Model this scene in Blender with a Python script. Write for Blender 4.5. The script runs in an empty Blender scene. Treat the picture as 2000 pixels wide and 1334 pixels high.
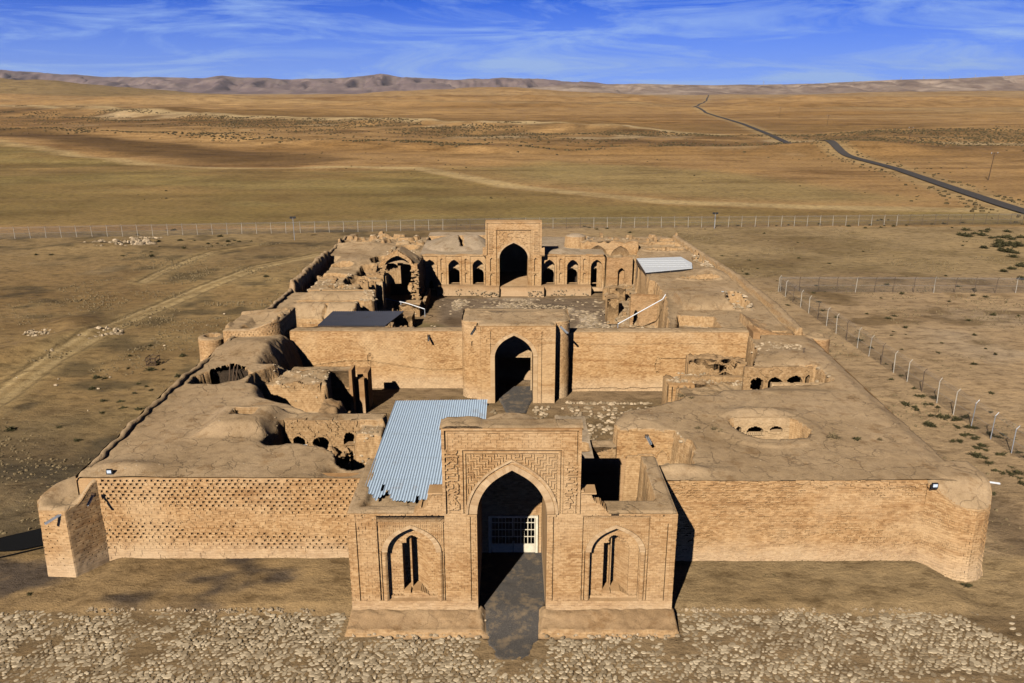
import bpy, math, random
import numpy as np
from mathutils import Vector
R = math.radians
rng = np.random.default_rng(7)
random.seed(7)
sc = bpy.context.scene
col = sc.collection
# ---------------------------------------------------------------- camera
cam_d = bpy.data.cameras.new("camera"); cam = bpy.data.objects.new("camera", cam_d); col.objects.link(cam)
cam.location = (0, 0, 30); cam.rotation_euler = (R(90 - 17.36), 0, 0)
cam_d.sensor_width = 36; cam_d.lens = 1555 / 2000 * 36; cam_d.clip_start = 0.5; cam_d.clip_end = 60000
sc.camera = cam
sc.cycles.max_bounces = 6; sc.cycles.diffuse_bounces = 0
# ---------------------------------------------------------------- light
TINT = (.80, 1.12, 1.95)
SUN_AZ, SUN_EL = R(23.5), R(35)
sd = bpy.data.lights.new("sun", 'SUN'); sd.energy = 5.0; sd.angle = R(0.5); sd.color = (1, .93, .82)
so = bpy.data.objects.new("sun", sd); col.objects.link(so)
so.rotation_euler = Vector((math.sin(SUN_AZ) * math.cos(SUN_EL), math.cos(SUN_AZ) * math.cos(SUN_EL), -math.sin(SUN_EL))).to_track_quat('-Z', 'Y').to_euler()
w = bpy.data.worlds.new("World"); sc.world = w; w.use_nodes = True
nt = w.node_tree; N = nt.nodes; L = nt.links
bg = N['Background']; bg.inputs['Strength'].default_value = 0.05
sky = N.new('ShaderNodeTexSky'); sky.sky_type = 'NISHITA'; sky.sun_disc = False
sky.sun_elevation = SUN_EL; sky.sun_rotation = R(203.5); sky.altitude = 900; sky.air_density = 1.0; sky.dust_density = 0.3; sky.ozone_density = 3.0
tc = N.new('ShaderNodeTexCoord'); sp = N.new('ShaderNodeSeparateXYZ'); L.new(tc.outputs['Generated'], sp.inputs[0])
mz = N.new('ShaderNodeMath'); mz.operation = 'MULTIPLY_ADD'; mz.inputs[1].default_value = 2.2; mz.inputs[2].default_value = 0.22; L.new(sp.outputs[2], mz.inputs[0])
cb = N.new('ShaderNodeCombineXYZ'); L.new(sp.outputs[0], cb.inputs[0]); L.new(sp.outputs[1], cb.inputs[1]); L.new(mz.outputs[0], cb.inputs[2])
nrm = N.new('ShaderNodeVectorMath'); nrm.operation = 'NORMALIZE'; L.new(cb.outputs[0], nrm.inputs[0]); L.new(nrm.outputs[0], sky.inputs[0])
hs = N.new('ShaderNodeHueSaturation'); hs.inputs['Saturation'].default_value = 1.3; hs.inputs['Value'].default_value = 1.6; hs.inputs['Hue'].default_value = 0.512
L.new(sky.outputs[0], hs.inputs['Color'])
mp = N.new('ShaderNodeMapping'); mp.inputs['Scale'].default_value = (4.2, 4.2, 30); mp.inputs['Location'].default_value = (4.2, 1, 0.3); mp.inputs['Rotation'].default_value = (0, R(7), 0)
L.new(tc.outputs['Generated'], mp.inputs[0])
n1 = N.new('ShaderNodeTexNoise'); n1.inputs['Scale'].default_value = 1.0; n1.inputs['Detail'].default_value = 12; n1.inputs['Roughness'].default_value = .66; n1.inputs['Distortion'].default_value = 1.1
L.new(mp.outputs[0], n1.inputs['Vector'])
cr = N.new('ShaderNodeValToRGB'); cr.color_ramp.elements[0].position = .45; cr.color_ramp.elements[1].position = .72
L.new(n1.outputs[0], cr.inputs[0])
# clouds thicken a little toward the horizon
hz = N.new('ShaderNodeMapRange'); hz.inputs['From Min'].default_value = 0.0; hz.inputs['From Max'].default_value = 0.10; hz.inputs['To Min'].default_value = .66; hz.inputs['To Max'].default_value = 0.0
L.new(sp.outputs[2], hz.inputs[0])
ad = N.new('ShaderNodeMath'); ad.operation = 'MULTIPLY_ADD'; ad.inputs[1].default_value = .85; L.new(cr.outputs[0], ad.inputs[0]); L.new(hz.outputs[0], ad.inputs[2])
tn = N.new('ShaderNodeMixRGB'); tn.blend_type = 'MULTIPLY'; tn.inputs[0].default_value = 1; tn.inputs[2].default_value = (TINT[0], TINT[1], TINT[2], 1); L.new(hs.outputs[0], tn.inputs[1])
mx = N.new('ShaderNodeMixRGB'); mx.inputs[2].default_value = (5.4, 8.2, 14.6, 1); L.new(ad.outputs[0], mx.inputs[0]); L.new(tn.outputs[0], mx.inputs[1])
# sky above the view is dimmed on purpose to cut fill light in shadows
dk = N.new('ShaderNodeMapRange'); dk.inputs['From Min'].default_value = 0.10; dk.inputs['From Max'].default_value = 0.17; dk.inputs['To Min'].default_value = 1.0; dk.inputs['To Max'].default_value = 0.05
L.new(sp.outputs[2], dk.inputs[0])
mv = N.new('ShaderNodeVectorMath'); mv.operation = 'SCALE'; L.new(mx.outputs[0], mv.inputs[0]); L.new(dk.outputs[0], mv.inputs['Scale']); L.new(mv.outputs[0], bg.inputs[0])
sc.view_settings.view_transform = 'Standard'; sc.view_settings.look = 'None'; sc.view_settings.exposure = 0.34; sc.view_settings.gamma = 1
# ---------------------------------------------------------------- noise
def _h(i, j, s):
    i = i.astype(np.int64); j = j.astype(np.int64)
    n = (i * 374761393 + j * 668265263 + s * 974634777) & 0x7fffffff
    n = ((n ^ (n >> 13)) * 1274126177) & 0x7fffffff
    return ((n ^ (n >> 16)) & 0xffff) / 65535.0
def vn(x, y, s=0):
    x = np.asarray(x, float); y = np.asarray(y, float)
    i = np.floor(x); j = np.floor(y); fx = x - i; fy = y - j
    fx = fx * fx * (3 - 2 * fx); fy = fy * fy * (3 - 2 * fy)
    return (_h(i, j, s) * (1 - fx) + _h(i + 1, j, s) * fx) * (1 - fy) + (_h(i, j + 1, s) * (1 - fx) + _h(i + 1, j + 1, s) * fx) * fy
def fbm(x, y, s=0, o=4):
    r = 0; a = .5; t = 0
    for k in range(o):
        r = r + a * vn(np.asarray(x) * 2 ** k + 17.3 * k, np.asarray(y) * 2 ** k - 9.1 * k, s + k); t += a; a *= .5
    return r / t * 2 - 1
def ss(a, b, x):
    t = np.clip((x - a) / (b - a), 0, 1); return t * t * (3 - 2 * t)
def pld(X, Y, pts):
    d = np.full(np.shape(X), 1e9)
    for (x0, y0), (x1, y1) in zip(pts[:-1], pts[1:]):
        dx, dy = x1 - x0, y1 - y0
        t = np.clip(((X - x0) * dx + (Y - y0) * dy) / (dx * dx + dy * dy + 1e-9), 0, 1)
        d = np.minimum(d, np.hypot(X - x0 - t * dx, Y - y0 - t * dy))
    return d
def inpoly(X, Y, pts):
    ins = np.zeros(np.shape(X), bool); n = len(pts)
    for i in range(n):
        x0, y0 = pts[i]; x1, y1 = pts[(i + 1) % n]
        if y0 == y1: continue
        c = ((y0 > Y) != (y1 > Y)) & (X < (x1 - x0) * (Y - y0) / (y1 - y0) + x0)
        ins ^= c
    return ins
def sdist(X, Y, pts):   # signed distance, positive inside
    d = pld(X, Y, list(pts) + [pts[0]])
    return np.where(inpoly(X, Y, pts), d, -d)
# ---------------------------------------------------------------- mesh helpers
def mesh_from(name, V, F, mat, tint=None, colr=None, smooth=False, mats=None, mi=None):
    V = np.asarray(V, np.float32).reshape(-1, 3)
    me = bpy.data.meshes.new(name)
    if isinstance(F, np.ndarray):
        nf, k = F.shape
        me.vertices.add(len(V)); me.vertices.foreach_set('co', V.ravel())
        me.loops.add(nf * k); me.loops.foreach_set('vertex_index', F.astype(np.int32).ravel())
        me.polygons.add(nf); me.polygons.foreach_set('loop_start', np.arange(0, nf * k, k, dtype=np.int32))
        me.update(calc_edges=True)
    else:
        me.from_pydata([tuple(map(float, v)) for v in V], [], [tuple(f) for f in F]); me.update()
    for m in (mats or [mat]): me.materials.append(m)
    if mi is not None: me.polygons.foreach_set('material_index', np.asarray(mi, np.int32))
    if tint is not None:
        a = me.attributes.new('tint', 'FLOAT', 'FACE'); a.data.foreach_set('value', np.asarray(tint, np.float32))
    if colr is not None:
        a = me.attributes.new('Col', 'FLOAT_COLOR', 'POINT'); c = np.ones((len(V), 4), np.float32); c[:, :3] = colr; a.data.foreach_set('color', c.ravel())
    me.polygons.foreach_set('use_smooth', np.full(len(me.polygons), smooth))
    me.validate(); return me
def link(name, me, parent=None):
    o = bpy.data.objects.new(name, me); col.objects.link(o)
    if parent is not None:
        o.parent = parent
        o.matrix_parent_inverse.identity()
        o.location = (-parent.location[0], -parent.location[1], -parent.location[2]) if parent.type == 'EMPTY' and parent.get('_w') else (0, 0, 0)
    return o
def thing(name, label, cat, loc=None, group=None):
    o = bpy.data.objects.new(name, None); col.objects.link(o); o.empty_display_size = .5
    o['label'] = label; o['category'] = cat
    if loc is not None: o.location = loc
    if group: o['group'] = group
    return o
def tag(o, label=None, cat=None, group=None, kind=None):
    if label: o['label'] = label
    if cat: o['category'] = cat
    if group: o['group'] = group
    if kind: o['kind'] = kind
    return o
def W(t):   # parts given in world coordinates under an Empty placed at its base
    t['_w'] = 1; return t
class MB:
    def __init__(s): s.v = []; s.f = []; s.t = []
    def quad(s, a, b, c, d, t=.5):
        n = len(s.v); s.v += [a, b, c, d]; s.f.append((n, n + 1, n + 2, n + 3)); s.t.append(t)
    def face(s, pts, t=.5):
        n = len(s.v); s.v += list(pts); s.f.append(tuple(range(n, n + len(pts)))); s.t.append(t)
    def box(s, x0, x1, y0, y1, z0, z1, t=.5, jit=0):
        P = [(x, y, z) for z in (z0, z1) for y in (y0, y1) for x in (x0, x1)]
        if jit: P = [tuple(c + random.uniform(-jit, jit) for c in p) for p in P]
        n = len(s.v); s.v += P
        for f in ((0, 2, 3, 1), (4, 5, 7, 6), (0, 1, 5, 4), (1, 3, 7, 5), (3, 2, 6, 7), (2, 0, 4, 6)):
            s.f.append(tuple(n + i for i in f)); s.t.append(t)
    def bar(s, a, b, r, n=6, t=.5, r2=None):
        a = Vector(a); b = Vector(b); d = (b - a).normalized(); r2 = r if r2 is None else r2
        u = d.cross(Vector((0, 0, 1)) if abs(d.z) < .9 else Vector((1, 0, 0))).normalized(); v = d.cross(u)
        m = len(s.v)
        for p, rr in ((a, r), (b, r2)):
            for i in range(n):
                q = p + (u * math.cos(2 * math.pi * i / n) + v * math.sin(2 * math.pi * i / n)) * rr; s.v.append(tuple(q))
        for i in range(n): s.f.append((m + i, m + (i + 1) % n, m + n + (i + 1) % n, m + n + i)); s.t.append(t)
        s.f.append(tuple(m + i for i in range(n))); s.t.append(t); s.f.append(tuple(m + n + i for i in range(n))); s.t.append(t)
    def rock(s, x, y, z, r, t=.5, flat=.7):
        m = len(s.v); k = 6; a0 = random.random() * 6
        e = random.uniform(.6, 1.3)
        rings = ((.0, 1.0), (.55, .8), (.95, .3))
        for hz_, rr in rings:
            for i in range(k):
                a = a0 + i * 2 * math.pi / k; q = r * rr * random.uniform(.75, 1.15)
                s.v.append((x + math.cos(a) * q * e, y + math.sin(a) * q, z + hz_ * r * flat * random.uniform(.8, 1.1)))
        for j in range(2):
            for i in range(k): s.f.append((m + j * k + i, m + j * k + (i + 1) % k, m + (j + 1) * k + (i + 1) % k, m + (j + 1) * k + i)); s.t.append(t)
        s.f.append(tuple(m + 2 * k + i for i in range(k))); s.t.append(t)
    def build(s, name, mat, parent=None, smooth=False):
        return link(name, mesh_from(name, s.v, s.f, mat, tint=s.t, smooth=smooth), parent)
# ---------------------------------------------------------------- materials
def mat(name, rough=.9, metal=0.):
    m = bpy.data.materials.new(name); m.use_nodes = True; t = m.node_tree
    b = t.nodes['Principled BSDF']; b.inputs['Roughness'].default_value = rough; b.inputs['Metallic'].default_value = metal
    b.inputs['Specular IOR Level'].default_value = .25 if rough > .7 else .5
    return m, t.nodes, t.links, b
def rgb(c): return (c[0], c[1], c[2], 1)
def noise_node(Nn, Ll, vec, scale, detail=5, rough=.6):
    n = Nn.new('ShaderNodeTexNoise'); n.inputs['Scale'].default_value = scale; n.inputs['Detail'].default_value = detail; n.inputs['Roughness'].default_value = rough
    Ll.new(vec, n.inputs['Vector']); return n
def ramp(Nn, Ll, fac, stops):
    r = Nn.new('ShaderNodeValToRGB'); e = r.color_ramp.elements
    while len(e) < len(stops): e.new(.5)
    for q, (p, c) in zip(e, stops): q.position = p; q.color = rgb(c)
    Ll.new(fac, r.inputs[0]); return r
def mixc(Nn, Ll, fac, a, b, bt='MIX'):
    m = Nn.new('ShaderNodeMixRGB'); m.blend_type = bt
    if isinstance(fac, (int, float)): m.inputs[0].default_value = fac
    else: Ll.new(fac, m.inputs[0])
    for i, q in ((1, a), (2, b)):
        if isinstance(q, tuple): m.inputs[i].default_value = rgb(q)
        else: Ll.new(q, m.inputs[i])
    return m.outputs[0]
def bump(Nn, Ll, b, h, strength=.4, dist=.05):
    bm = Nn.new('ShaderNodeBump'); bm.inputs['Strength'].default_value = strength; bm.inputs['Distance'].default_value = dist
    Ll.new(h, bm.inputs['Height']); Ll.new(bm.outputs[0], b.inputs['Normal'])
def add(Nn, Ll, a, b, op='ADD', k=None):
    m = Nn.new('ShaderNodeMath'); m.operation = op
    for i, q in ((0, a), (1, b)):
        if isinstance(q, (int, float)): m.inputs[i].default_value = q
        else: Ll.new(q, m.inputs[i])
    return m.outputs[0]
def brick_mat(name, lo, mid, hi, pale, joints=True):
    m, Nn, Ll, b = mat(name)
    g = Nn.new('ShaderNodeNewGeometry'); P = g.outputs['Position']
    at = Nn.new('ShaderNodeAttribute'); at.attribute_name = 'tint'
    big = noise_node(Nn, Ll, P, .22, 4); med = noise_node(Nn, Ll, P, 1.7, 6, .65); fin = noise_node(Nn, Ll, P, 14, 4, .7)
    s = add(Nn, Ll, add(Nn, Ll, at.outputs['Fac'], .55, 'MULTIPLY'), add(Nn, Ll, med.outputs[0], .45, 'MULTIPLY'))
    c = ramp(Nn, Ll, s, [(.22, lo), (.5, mid), (.78, hi)]).outputs[0]
    f = ramp(Nn, Ll, big.outputs[0], [(.47, (0, 0, 0)), (.66, (1, 1, 1))])
    c = mixc(Nn, Ll, add(Nn, Ll, f.outputs[0], .45, 'MULTIPLY'), c, pale)
    mb_ = Nn.new('ShaderNodeMapping'); mb_.inputs['Scale'].default_value = (.22, .22, 1.9); Ll.new(P, mb_.inputs[0])
    band = noise_node(Nn, Ll, mb_.outputs[0], 1.0, 5, .6)
    c = mixc(Nn, Ll, 1.0, c, ramp(Nn, Ll, band.outputs[0], [(.32, (.78, .71, .64)), (.46, (1, 1, 1)), (.62, (1.0, 1.0, 1.0)), (.74, (1.10, 1.12, 1.14))]).outputs[0], 'MULTIPLY')
    szz = Nn.new('ShaderNodeSeparateXYZ'); Ll.new(P, szz.inputs[0])
    salt = add(Nn, Ll, add(Nn, Ll, 1.9, szz.outputs[2], 'SUBTRACT'), add(Nn, Ll, med.outputs[0], 1.6, 'MULTIPLY'), 'MULTIPLY')
    sf = ramp(Nn, Ll, salt, [(.0, (0, 0, 0)), (1.0, (1, 1, 1))])
    c = mixc(Nn, Ll, add(Nn, Ll, sf.outputs[0], .38, 'MULTIPLY'), c, (.66, .50, .33))
    dk = ramp(Nn, Ll, fin.outputs[0], [(.3, (.80, .78, .75)), (.55, (1, 1, 1))])
    c = mixc(Nn, Ll, 1.0, c, dk.outputs[0], 'MULTIPLY')
    h = fin.outputs[0]
    if joints:
        sx = Nn.new('ShaderNodeSeparateXYZ'); Ll.new(P, sx.inputs[0])
        fr = add(Nn, Ll, add(Nn, Ll, sx.outputs[2], 1 / .17, 'MULTIPLY'), 0, 'FRACT')
        j = ramp(Nn, Ll, fr, [(.0, (0, 0, 0)), (.14, (1, 1, 1)), (.88, (1, 1, 1)), (1.0, (0, 0, 0))])
        c = mixc(Nn, Ll, 1.0, c, ramp(Nn, Ll, j.outputs[0], [(0, (.80, .78, .76)), (.6, (1, 1, 1))]).outputs[0], 'MULTIPLY')
        h = add(Nn, Ll, add(Nn, Ll, fin.outputs[0], .6, 'MULTIPLY'), j.outputs[0])
    Ll.new(c, b.inputs['Base Color']); bump(Nn, Ll, b, h, .3, .03); return m
M = {}
M['brick'] = brick_mat('tan_brick', (.27, .14, .055), (.48, .28, .125), (.62, .405, .205), (.64, .445, .25))
M['brick_dark'] = brick_mat('weathered_tan_brick', (.26, .145, .06), (.42, .24, .11), (.54, .33, .165), (.52, .345, .19))
M['plaster'] = brick_mat('old_lime_plaster', (.36, .24, .13), (.50, .34, .19), (.58, .42, .25), (.55, .38, .21), False)
def mud_mat(name, c0, c1, c2, steep=None, crack=.6):
    m, Nn, Ll, b = mat(name)
    g = Nn.new('ShaderNodeNewGeometry'); P = g.outputs['Position']
    big = noise_node(Nn, Ll, P, .16, 5, .6); med = noise_node(Nn, Ll, P, 1.3, 6, .7); fin = noise_node(Nn, Ll, P, 16, 4, .75)
    c = ramp(Nn, Ll, big.outputs[0], [(.32, c0), (.5, c1), (.68, c2)]).outputs[0]
    c = mixc(Nn, Ll, 1., c, ramp(Nn, Ll, med.outputs[0], [(.3, (.74, .72, .70)), (.52, (1, 1, 1)), (.8, (1.1, 1.08, 1.05))]).outputs[0], 'MULTIPLY')
    c = mixc(Nn, Ll, 1., c, ramp(Nn, Ll, fin.outputs[0], [(.3, (.8, .79, .78)), (.6, (1.04, 1.04, 1.03))]).outputs[0], 'MULTIPLY')
    pt = noise_node(Nn, Ll, P, .55, 7, .72)
    c = mixc(Nn, Ll, 1., c, ramp(Nn, Ll, pt.outputs[0], [(.36, (.74, .68, .60)), (.46, (1, 1, 1)), (.6, (1, 1, 1)), (.7, (1.14, 1.14, 1.13))]).outputs[0], 'MULTIPLY')
    gr_ = noise_node(Nn, Ll, P, 45, 3, .8)
    c = mixc(Nn, Ll, 1., c, ramp(Nn, Ll, gr_.outputs[0], [(.32, (.78, .76, .73)), (.55, (1.05, 1.05, 1.05))]).outputs[0], 'MULTIPLY')
    wv = noise_node(Nn, Ll, P, 1.1, 4); vm = Nn.new('ShaderNodeVectorMath'); vm.operation = 'MULTIPLY_ADD'
    vm.inputs[1].default_value = (1.1, 1.1, 1.1); Ll.new(wv.outputs['Color'], vm.inputs[0]); Ll.new(P, vm.inputs[2])
    vo = Nn.new('ShaderNodeTexVoronoi'); vo.feature = 'DISTANCE_TO_EDGE'; vo.inputs['Scale'].default_value = .62; Ll.new(vm.outputs[0], vo.inputs['Vector'])
    ck = ramp(Nn, Ll, vo.outputs['Distance'], [(0.0, (0, 0, 0)), (.034, (1, 1, 1))])
    msk = ramp(Nn, Ll, noise_node(Nn, Ll, P, .45, 3).outputs[0], [(.42, (0, 0, 0)), (.56, (1, 1, 1))])
    inv = add(Nn, Ll, 1.0, ck.outputs[0], 'SUBTRACT')
    ckf = add(Nn, Ll, add(Nn, Ll, inv, msk.outputs[0], 'MULTIPLY'), crack, 'MULTIPLY')
    c = mixc(Nn, Ll, ckf, c, tuple(q * .36 for q in c0))
    h = add(Nn, Ll, add(Nn, Ll, fin.outputs[0], .5, 'MULTIPLY'), add(Nn, Ll, add(Nn, Ll, med.outputs[0], 1.6, 'MULTIPLY'), ckf, 'SUBTRACT'))
    if steep:
        sz = Nn.new('ShaderNodeSeparateXYZ'); Ll.new(g.outputs['True Normal'], sz.inputs[0])
        sx = Nn.new('ShaderNodeSeparateXYZ'); Ll.new(P, sx.inputs[0])
        az = add(Nn, Ll, sz.outputs[2], 0, 'ABSOLUTE')
        jit = add(Nn, Ll, az, add(Nn, Ll, add(Nn, Ll, med.outputs[0], .5, 'SUBTRACT'), .5, 'MULTIPLY'))
        k = ramp(Nn, Ll, jit, [(.38, (1, 1, 1)), (.56, (0, 0, 0))])
        fr = add(Nn, Ll, add(Nn, Ll, sx.outputs[2], 1 / .17, 'MULTIPLY'), 0, 'FRACT')
        j = ramp(Nn, Ll, fr, [(.0, (.55, .5, .45)), (.2, (1, 1, 1)), (.85, (1, 1, 1)), (1.0, (.55, .5, .45))])
        mb = noise_node(Nn, Ll, P, 3.2, 5, .7)
        bc = ramp(Nn, Ll, mb.outputs[0], [(.3, steep[0]), (.5, steep[1]), (.7, steep[2])]).outputs[0]
        bc = mixc(Nn, Ll, .55, bc, j.outputs[0], 'MULTIPLY')
        c = mixc(Nn, Ll, k.outputs[0], c, bc)
    Ll.new(c, b.inputs['Base Color']); bump(Nn, Ll, b, h, .75, .06); return m
ST = ((.25, .145, .065), (.39, .24, .115), (.50, .335, .18))
M['mud'] = mud_mat('mud_roof_plaster', (.33, .225, .125), (.41, .285, .165), (.46, .325, .195), ST)
M['mud_grey'] = mud_mat('grey_mud_roof_plaster', (.33, .25, .165), (.40, .305, .21), (.44, .335, .235), ST, .15)
M['rubble'] = mud_mat('crumbled_mud_brick', (.29, .185, .095), (.38, .245, .13), (.46, .315, .18), ST, .3)
def tinted(name, lo, hi, rough=.85, nscale=6):
    m, Nn, Ll, b = mat(name, rough)
    at = Nn.new('ShaderNodeAttribute'); at.attribute_name = 'tint'
    g = Nn.new('ShaderNodeNewGeometry'); n = noise_node(Nn, Ll, g.outputs['Position'], nscale, 5, .65)
    s = add(Nn, Ll, add(Nn, Ll, at.outputs['Fac'], .7, 'MULTIPLY'), add(Nn, Ll, n.outputs[0], .4, 'MULTIPLY'))
    c = ramp(Nn, Ll, s, [(.2, lo), (.85, hi)]).outputs[0]
    Ll.new(c, b.inputs['Base Color']); bump(Nn, Ll, b, n.outputs[0], .4, .03); return m
M['stone'] = tinted('river_stone', (.20, .145, .085), (.50, .40, .27))
M['rubblestone'] = tinted('pale_rubble_stone', (.20, .145, .085), (.50, .38, .25))
M['leaf'] = tinted('dry_desert_leaves', (.035, .032, .012), (.10, .085, .035), .9, 9)
M['dryleaf'] = tinted('dry_straw_stems', (.13, .095, .05), (.26, .19, .10), .9, 9)
M['wood'] = tinted('old_timber', (.05, .03, .018), (.12, .075, .045), .8, 9)
M['voussoir'] = tinted('arch_brick', (.34, .20, .095), (.60, .42, .24), .88, 5)
M['dark'] = tinted('room_shade_dark', (.03, .02, .012), (.06, .04, .025))  # near-black colour stands in for shade inside rooms, passage and roof hole
def plain(name, c, rough=.5, metal=0., nz=.12):
    m, Nn, Ll, b = mat(name, rough, metal)
    g = Nn.new('ShaderNodeNewGeometry'); n = noise_node(Nn, Ll, g.outputs['Position'], 5, 5)
    cc = ramp(Nn, Ll, n.outputs[0], [(.35, tuple(q * (1 - nz) for q in c)), (.65, tuple(min(1, q * (1 + nz)) for q in c))])
    Ll.new(cc.outputs[0], b.inputs['Base Color']); return m
M['white'] = plain('cream_painted_steel', (.74, .66, .50), .45)
M['pipe'] = plain('white_plastic', (.72, .74, .78), .4)
M['galv'] = plain('galvanised_steel', (.36, .38, .42), .5, .3)
M['rust'] = plain('rusty_post_steel', (.12, .085, .06), .8)
M['concrete'] = plain('pale_post', (.46, .41, .34), .85)
M['black'] = plain('black_housing', (.02, .02, .022), .5)
M['glass'] = plain('lamp_glass', (.6, .68, .8), .2)
M['black_patch'] = plain('black_ground_patch', (.0015, .0015, .002), 1.0)  # near-black colour of the unidentified ground patch
M['asphalt'] = plain('dark_asphalt', (.066, .058, .055), .9, nz=.3)
m, Nn, Ll, b = mat('dark_gravel', .95); g = Nn.new('ShaderNodeNewGeometry'); P = g.outputs['Position']
n1_ = noise_node(Nn, Ll, P, 26, 3, .8); n2_ = noise_node(Nn, Ll, P, 1.1, 6, .7)
c = ramp(Nn, Ll, n1_.outputs[0], [(.35, (.05, .044, .04)), (.55, (.10, .088, .078)), (.7, (.22, .19, .16))]).outputs[0]
c = mixc(Nn, Ll, ramp(Nn, Ll, n2_.outputs[0], [(.50, (0, 0, 0)), (.66, (.85, .85, .85))]).outputs[0], c, (.25, .18, .11))
Ll.new(c, b.inputs['Base Color']); bump(Nn, Ll, b, n1_.outputs[0], .8, .05); M['gravel'] = m
M['scrub'] = tinted('brown_scrub', (.045, .032, .014), (.12, .085, .038), .95, 9)
def sheet_mat(name, c, worn, scale=.5):
    m, Nn, Ll, b = mat(name, .42, .15)
    g = Nn.new('ShaderNodeNewGeometry'); P = g.outputs['Position']
    n = noise_node(Nn, Ll, P, scale, 6, .7); n2 = noise_node(Nn, Ll, P, 5, 5, .7)
    c1 = ramp(Nn, Ll, n2.outputs[0], [(.3, tuple(q * .82 for q in c)), (.7, c)]).outputs[0]
    f = ramp(Nn, Ll, n.outputs[0], [(.58, (0, 0, 0)), (.66, (1, 1, 1))])
    Ll.new(mixc(Nn, Ll, add(Nn, Ll, f.outputs[0], .7, 'MULTIPLY'), c1, worn), b.inputs['Base Color']); return m
M['bluesheet'] = sheet_mat('pale_blue_corrugated_sheet', (.63, .78, .95), (.46, .47, .50))
M['darksheet'] = sheet_mat('slate_corrugated_sheet', (.20, .21, .27), (.15, .14, .15))
M['greysheet'] = sheet_mat('pale_grey_sheet', (.80, .82, .84), (.60, .60, .60), .2)
# ================================================================ GROUND
RD = [(133, 170), (134.3, 209.4), (138.5, 233.2), (145.1, 268.8), (158, 334), (165, 399.9), (166.5, 445), (167.8, 492), (193.8, 622), (231.4, 828.5), (301, 1300), (292, 1408), (560, 2400), (1088, 4597)]
def T(x, y):
    x = np.asarray(x, float); y = np.asarray(y, float)
    r = np.hypot(x, y - 80)
    k = ss(150, 420, r)
    z = k * 2.0 * fbm(x / 170, y / 120, 3, 4) + ss(200, 420, y) * 3.4 * (.5 - np.abs(fbm(x / 150 + .2 * fbm(x / 60, y / 60, 12, 2), y / 70, 13, 4)) * 1.6)
    z = z * ss(14, 90, pld(x, y, RD))
    z = z + ss(900, 3500, y) * 14 + ss(700, 2600, r) * 9 * fbm(x / 700, y / 420, 9, 5)
    # scarp falling toward the viewer behind the fields
    yl = np.interp(x, [-900, -285, 0, 145, 400], [1330, 925, 724, 616, 640])
    z0_ = z; q = y - yl; z = z + 4.5 * ss(-70, -8, q) * ss(220, 0, q) * (1 + .7 * fbm(x / 45, y / 60, 14, 3)) * ss(800, 300, np.abs(x + 250) - 200)
    q = y - np.interp(x, [-424, -262, -91, 0, 144, 170], [672, 590, 474, 410, 440, 455]); z = z + 2.4 * ss(-16, -2, q) * ss(110, 0, q) * (1 + .5 * fbm(x / 30, y / 30, 15, 3)) * ss(190, 150, x)
    for yy_, hh_, sd_ in ((1150, 5, 16), (1700, 9, 17), (2300, 12, 18)):
        q = y - yy_ - 160 * fbm(x / 500, y * 0, sd_, 4); z = z + hh_ * ss(-60, 0, q) * ss(420, 0, q) * (1 + .8 * fbm(x / 120, y / 300, sd_ + 3, 4))
    z = z0_ + (z - z0_) * ss(20, 140, pld(x, y, RD))
    z = z + 6.0 * np.exp(-((y - 430 - .1 * (x - 165)) / 18) ** 2) * np.exp(-((x - 175) / 55) ** 2) + 7.0 * np.exp(-((y - 1345) / 40) ** 2) * np.exp(-((x - 300) / 150) ** 2)
    # low dune at the left and pale mounds in the centre distance
    z = z + 60 * np.exp(-np.abs((x + 1980) / 700) ** 3) * ss(2450, 2850, y) * ss(3900, 2900, y) * (1 + .30 * fbm(x / 130, y / 160, 5, 4))
    z = z + 26 * np.exp(-((x + 150) / 600) ** 2) * np.exp(-((y - 3000) / 260) ** 2) * (1 + .4 * fbm(x / 140, y / 140, 6, 4))
    z = z + 22 * ss(600, 2000, x) * np.exp(-((y - 3300) / 350) ** 2) * (1 + .5 * fbm(x / 140, y / 140, 8, 4))
    return z
TR1 = [(-52, 60), (-52.9, 76.8), (-54.5, 89.3), (-53.1, 105.9), (-49.7, 125.7), (-46.1, 140.7), (-37.7, 152), (-28, 158)]
TR2 = [(-61.3, 129.4), (-61.2, 143.9), (-59, 156.3), (-52.9, 163)]
TR3 = [(-420, 610), (-307.8, 492), (-215, 403), (-158, 359), (-103, 327), (-64, 333), (-37, 327), (0, 269), (44, 230), (84, 219), (123, 214), (150, 214)]
TRF = [(-764, 1236), (-285, 920), (0, 721), (145, 614)]
TRG = [(-110, 176), (-60, 182), (0, 190), (60, 196), (130, 200)]
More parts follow.
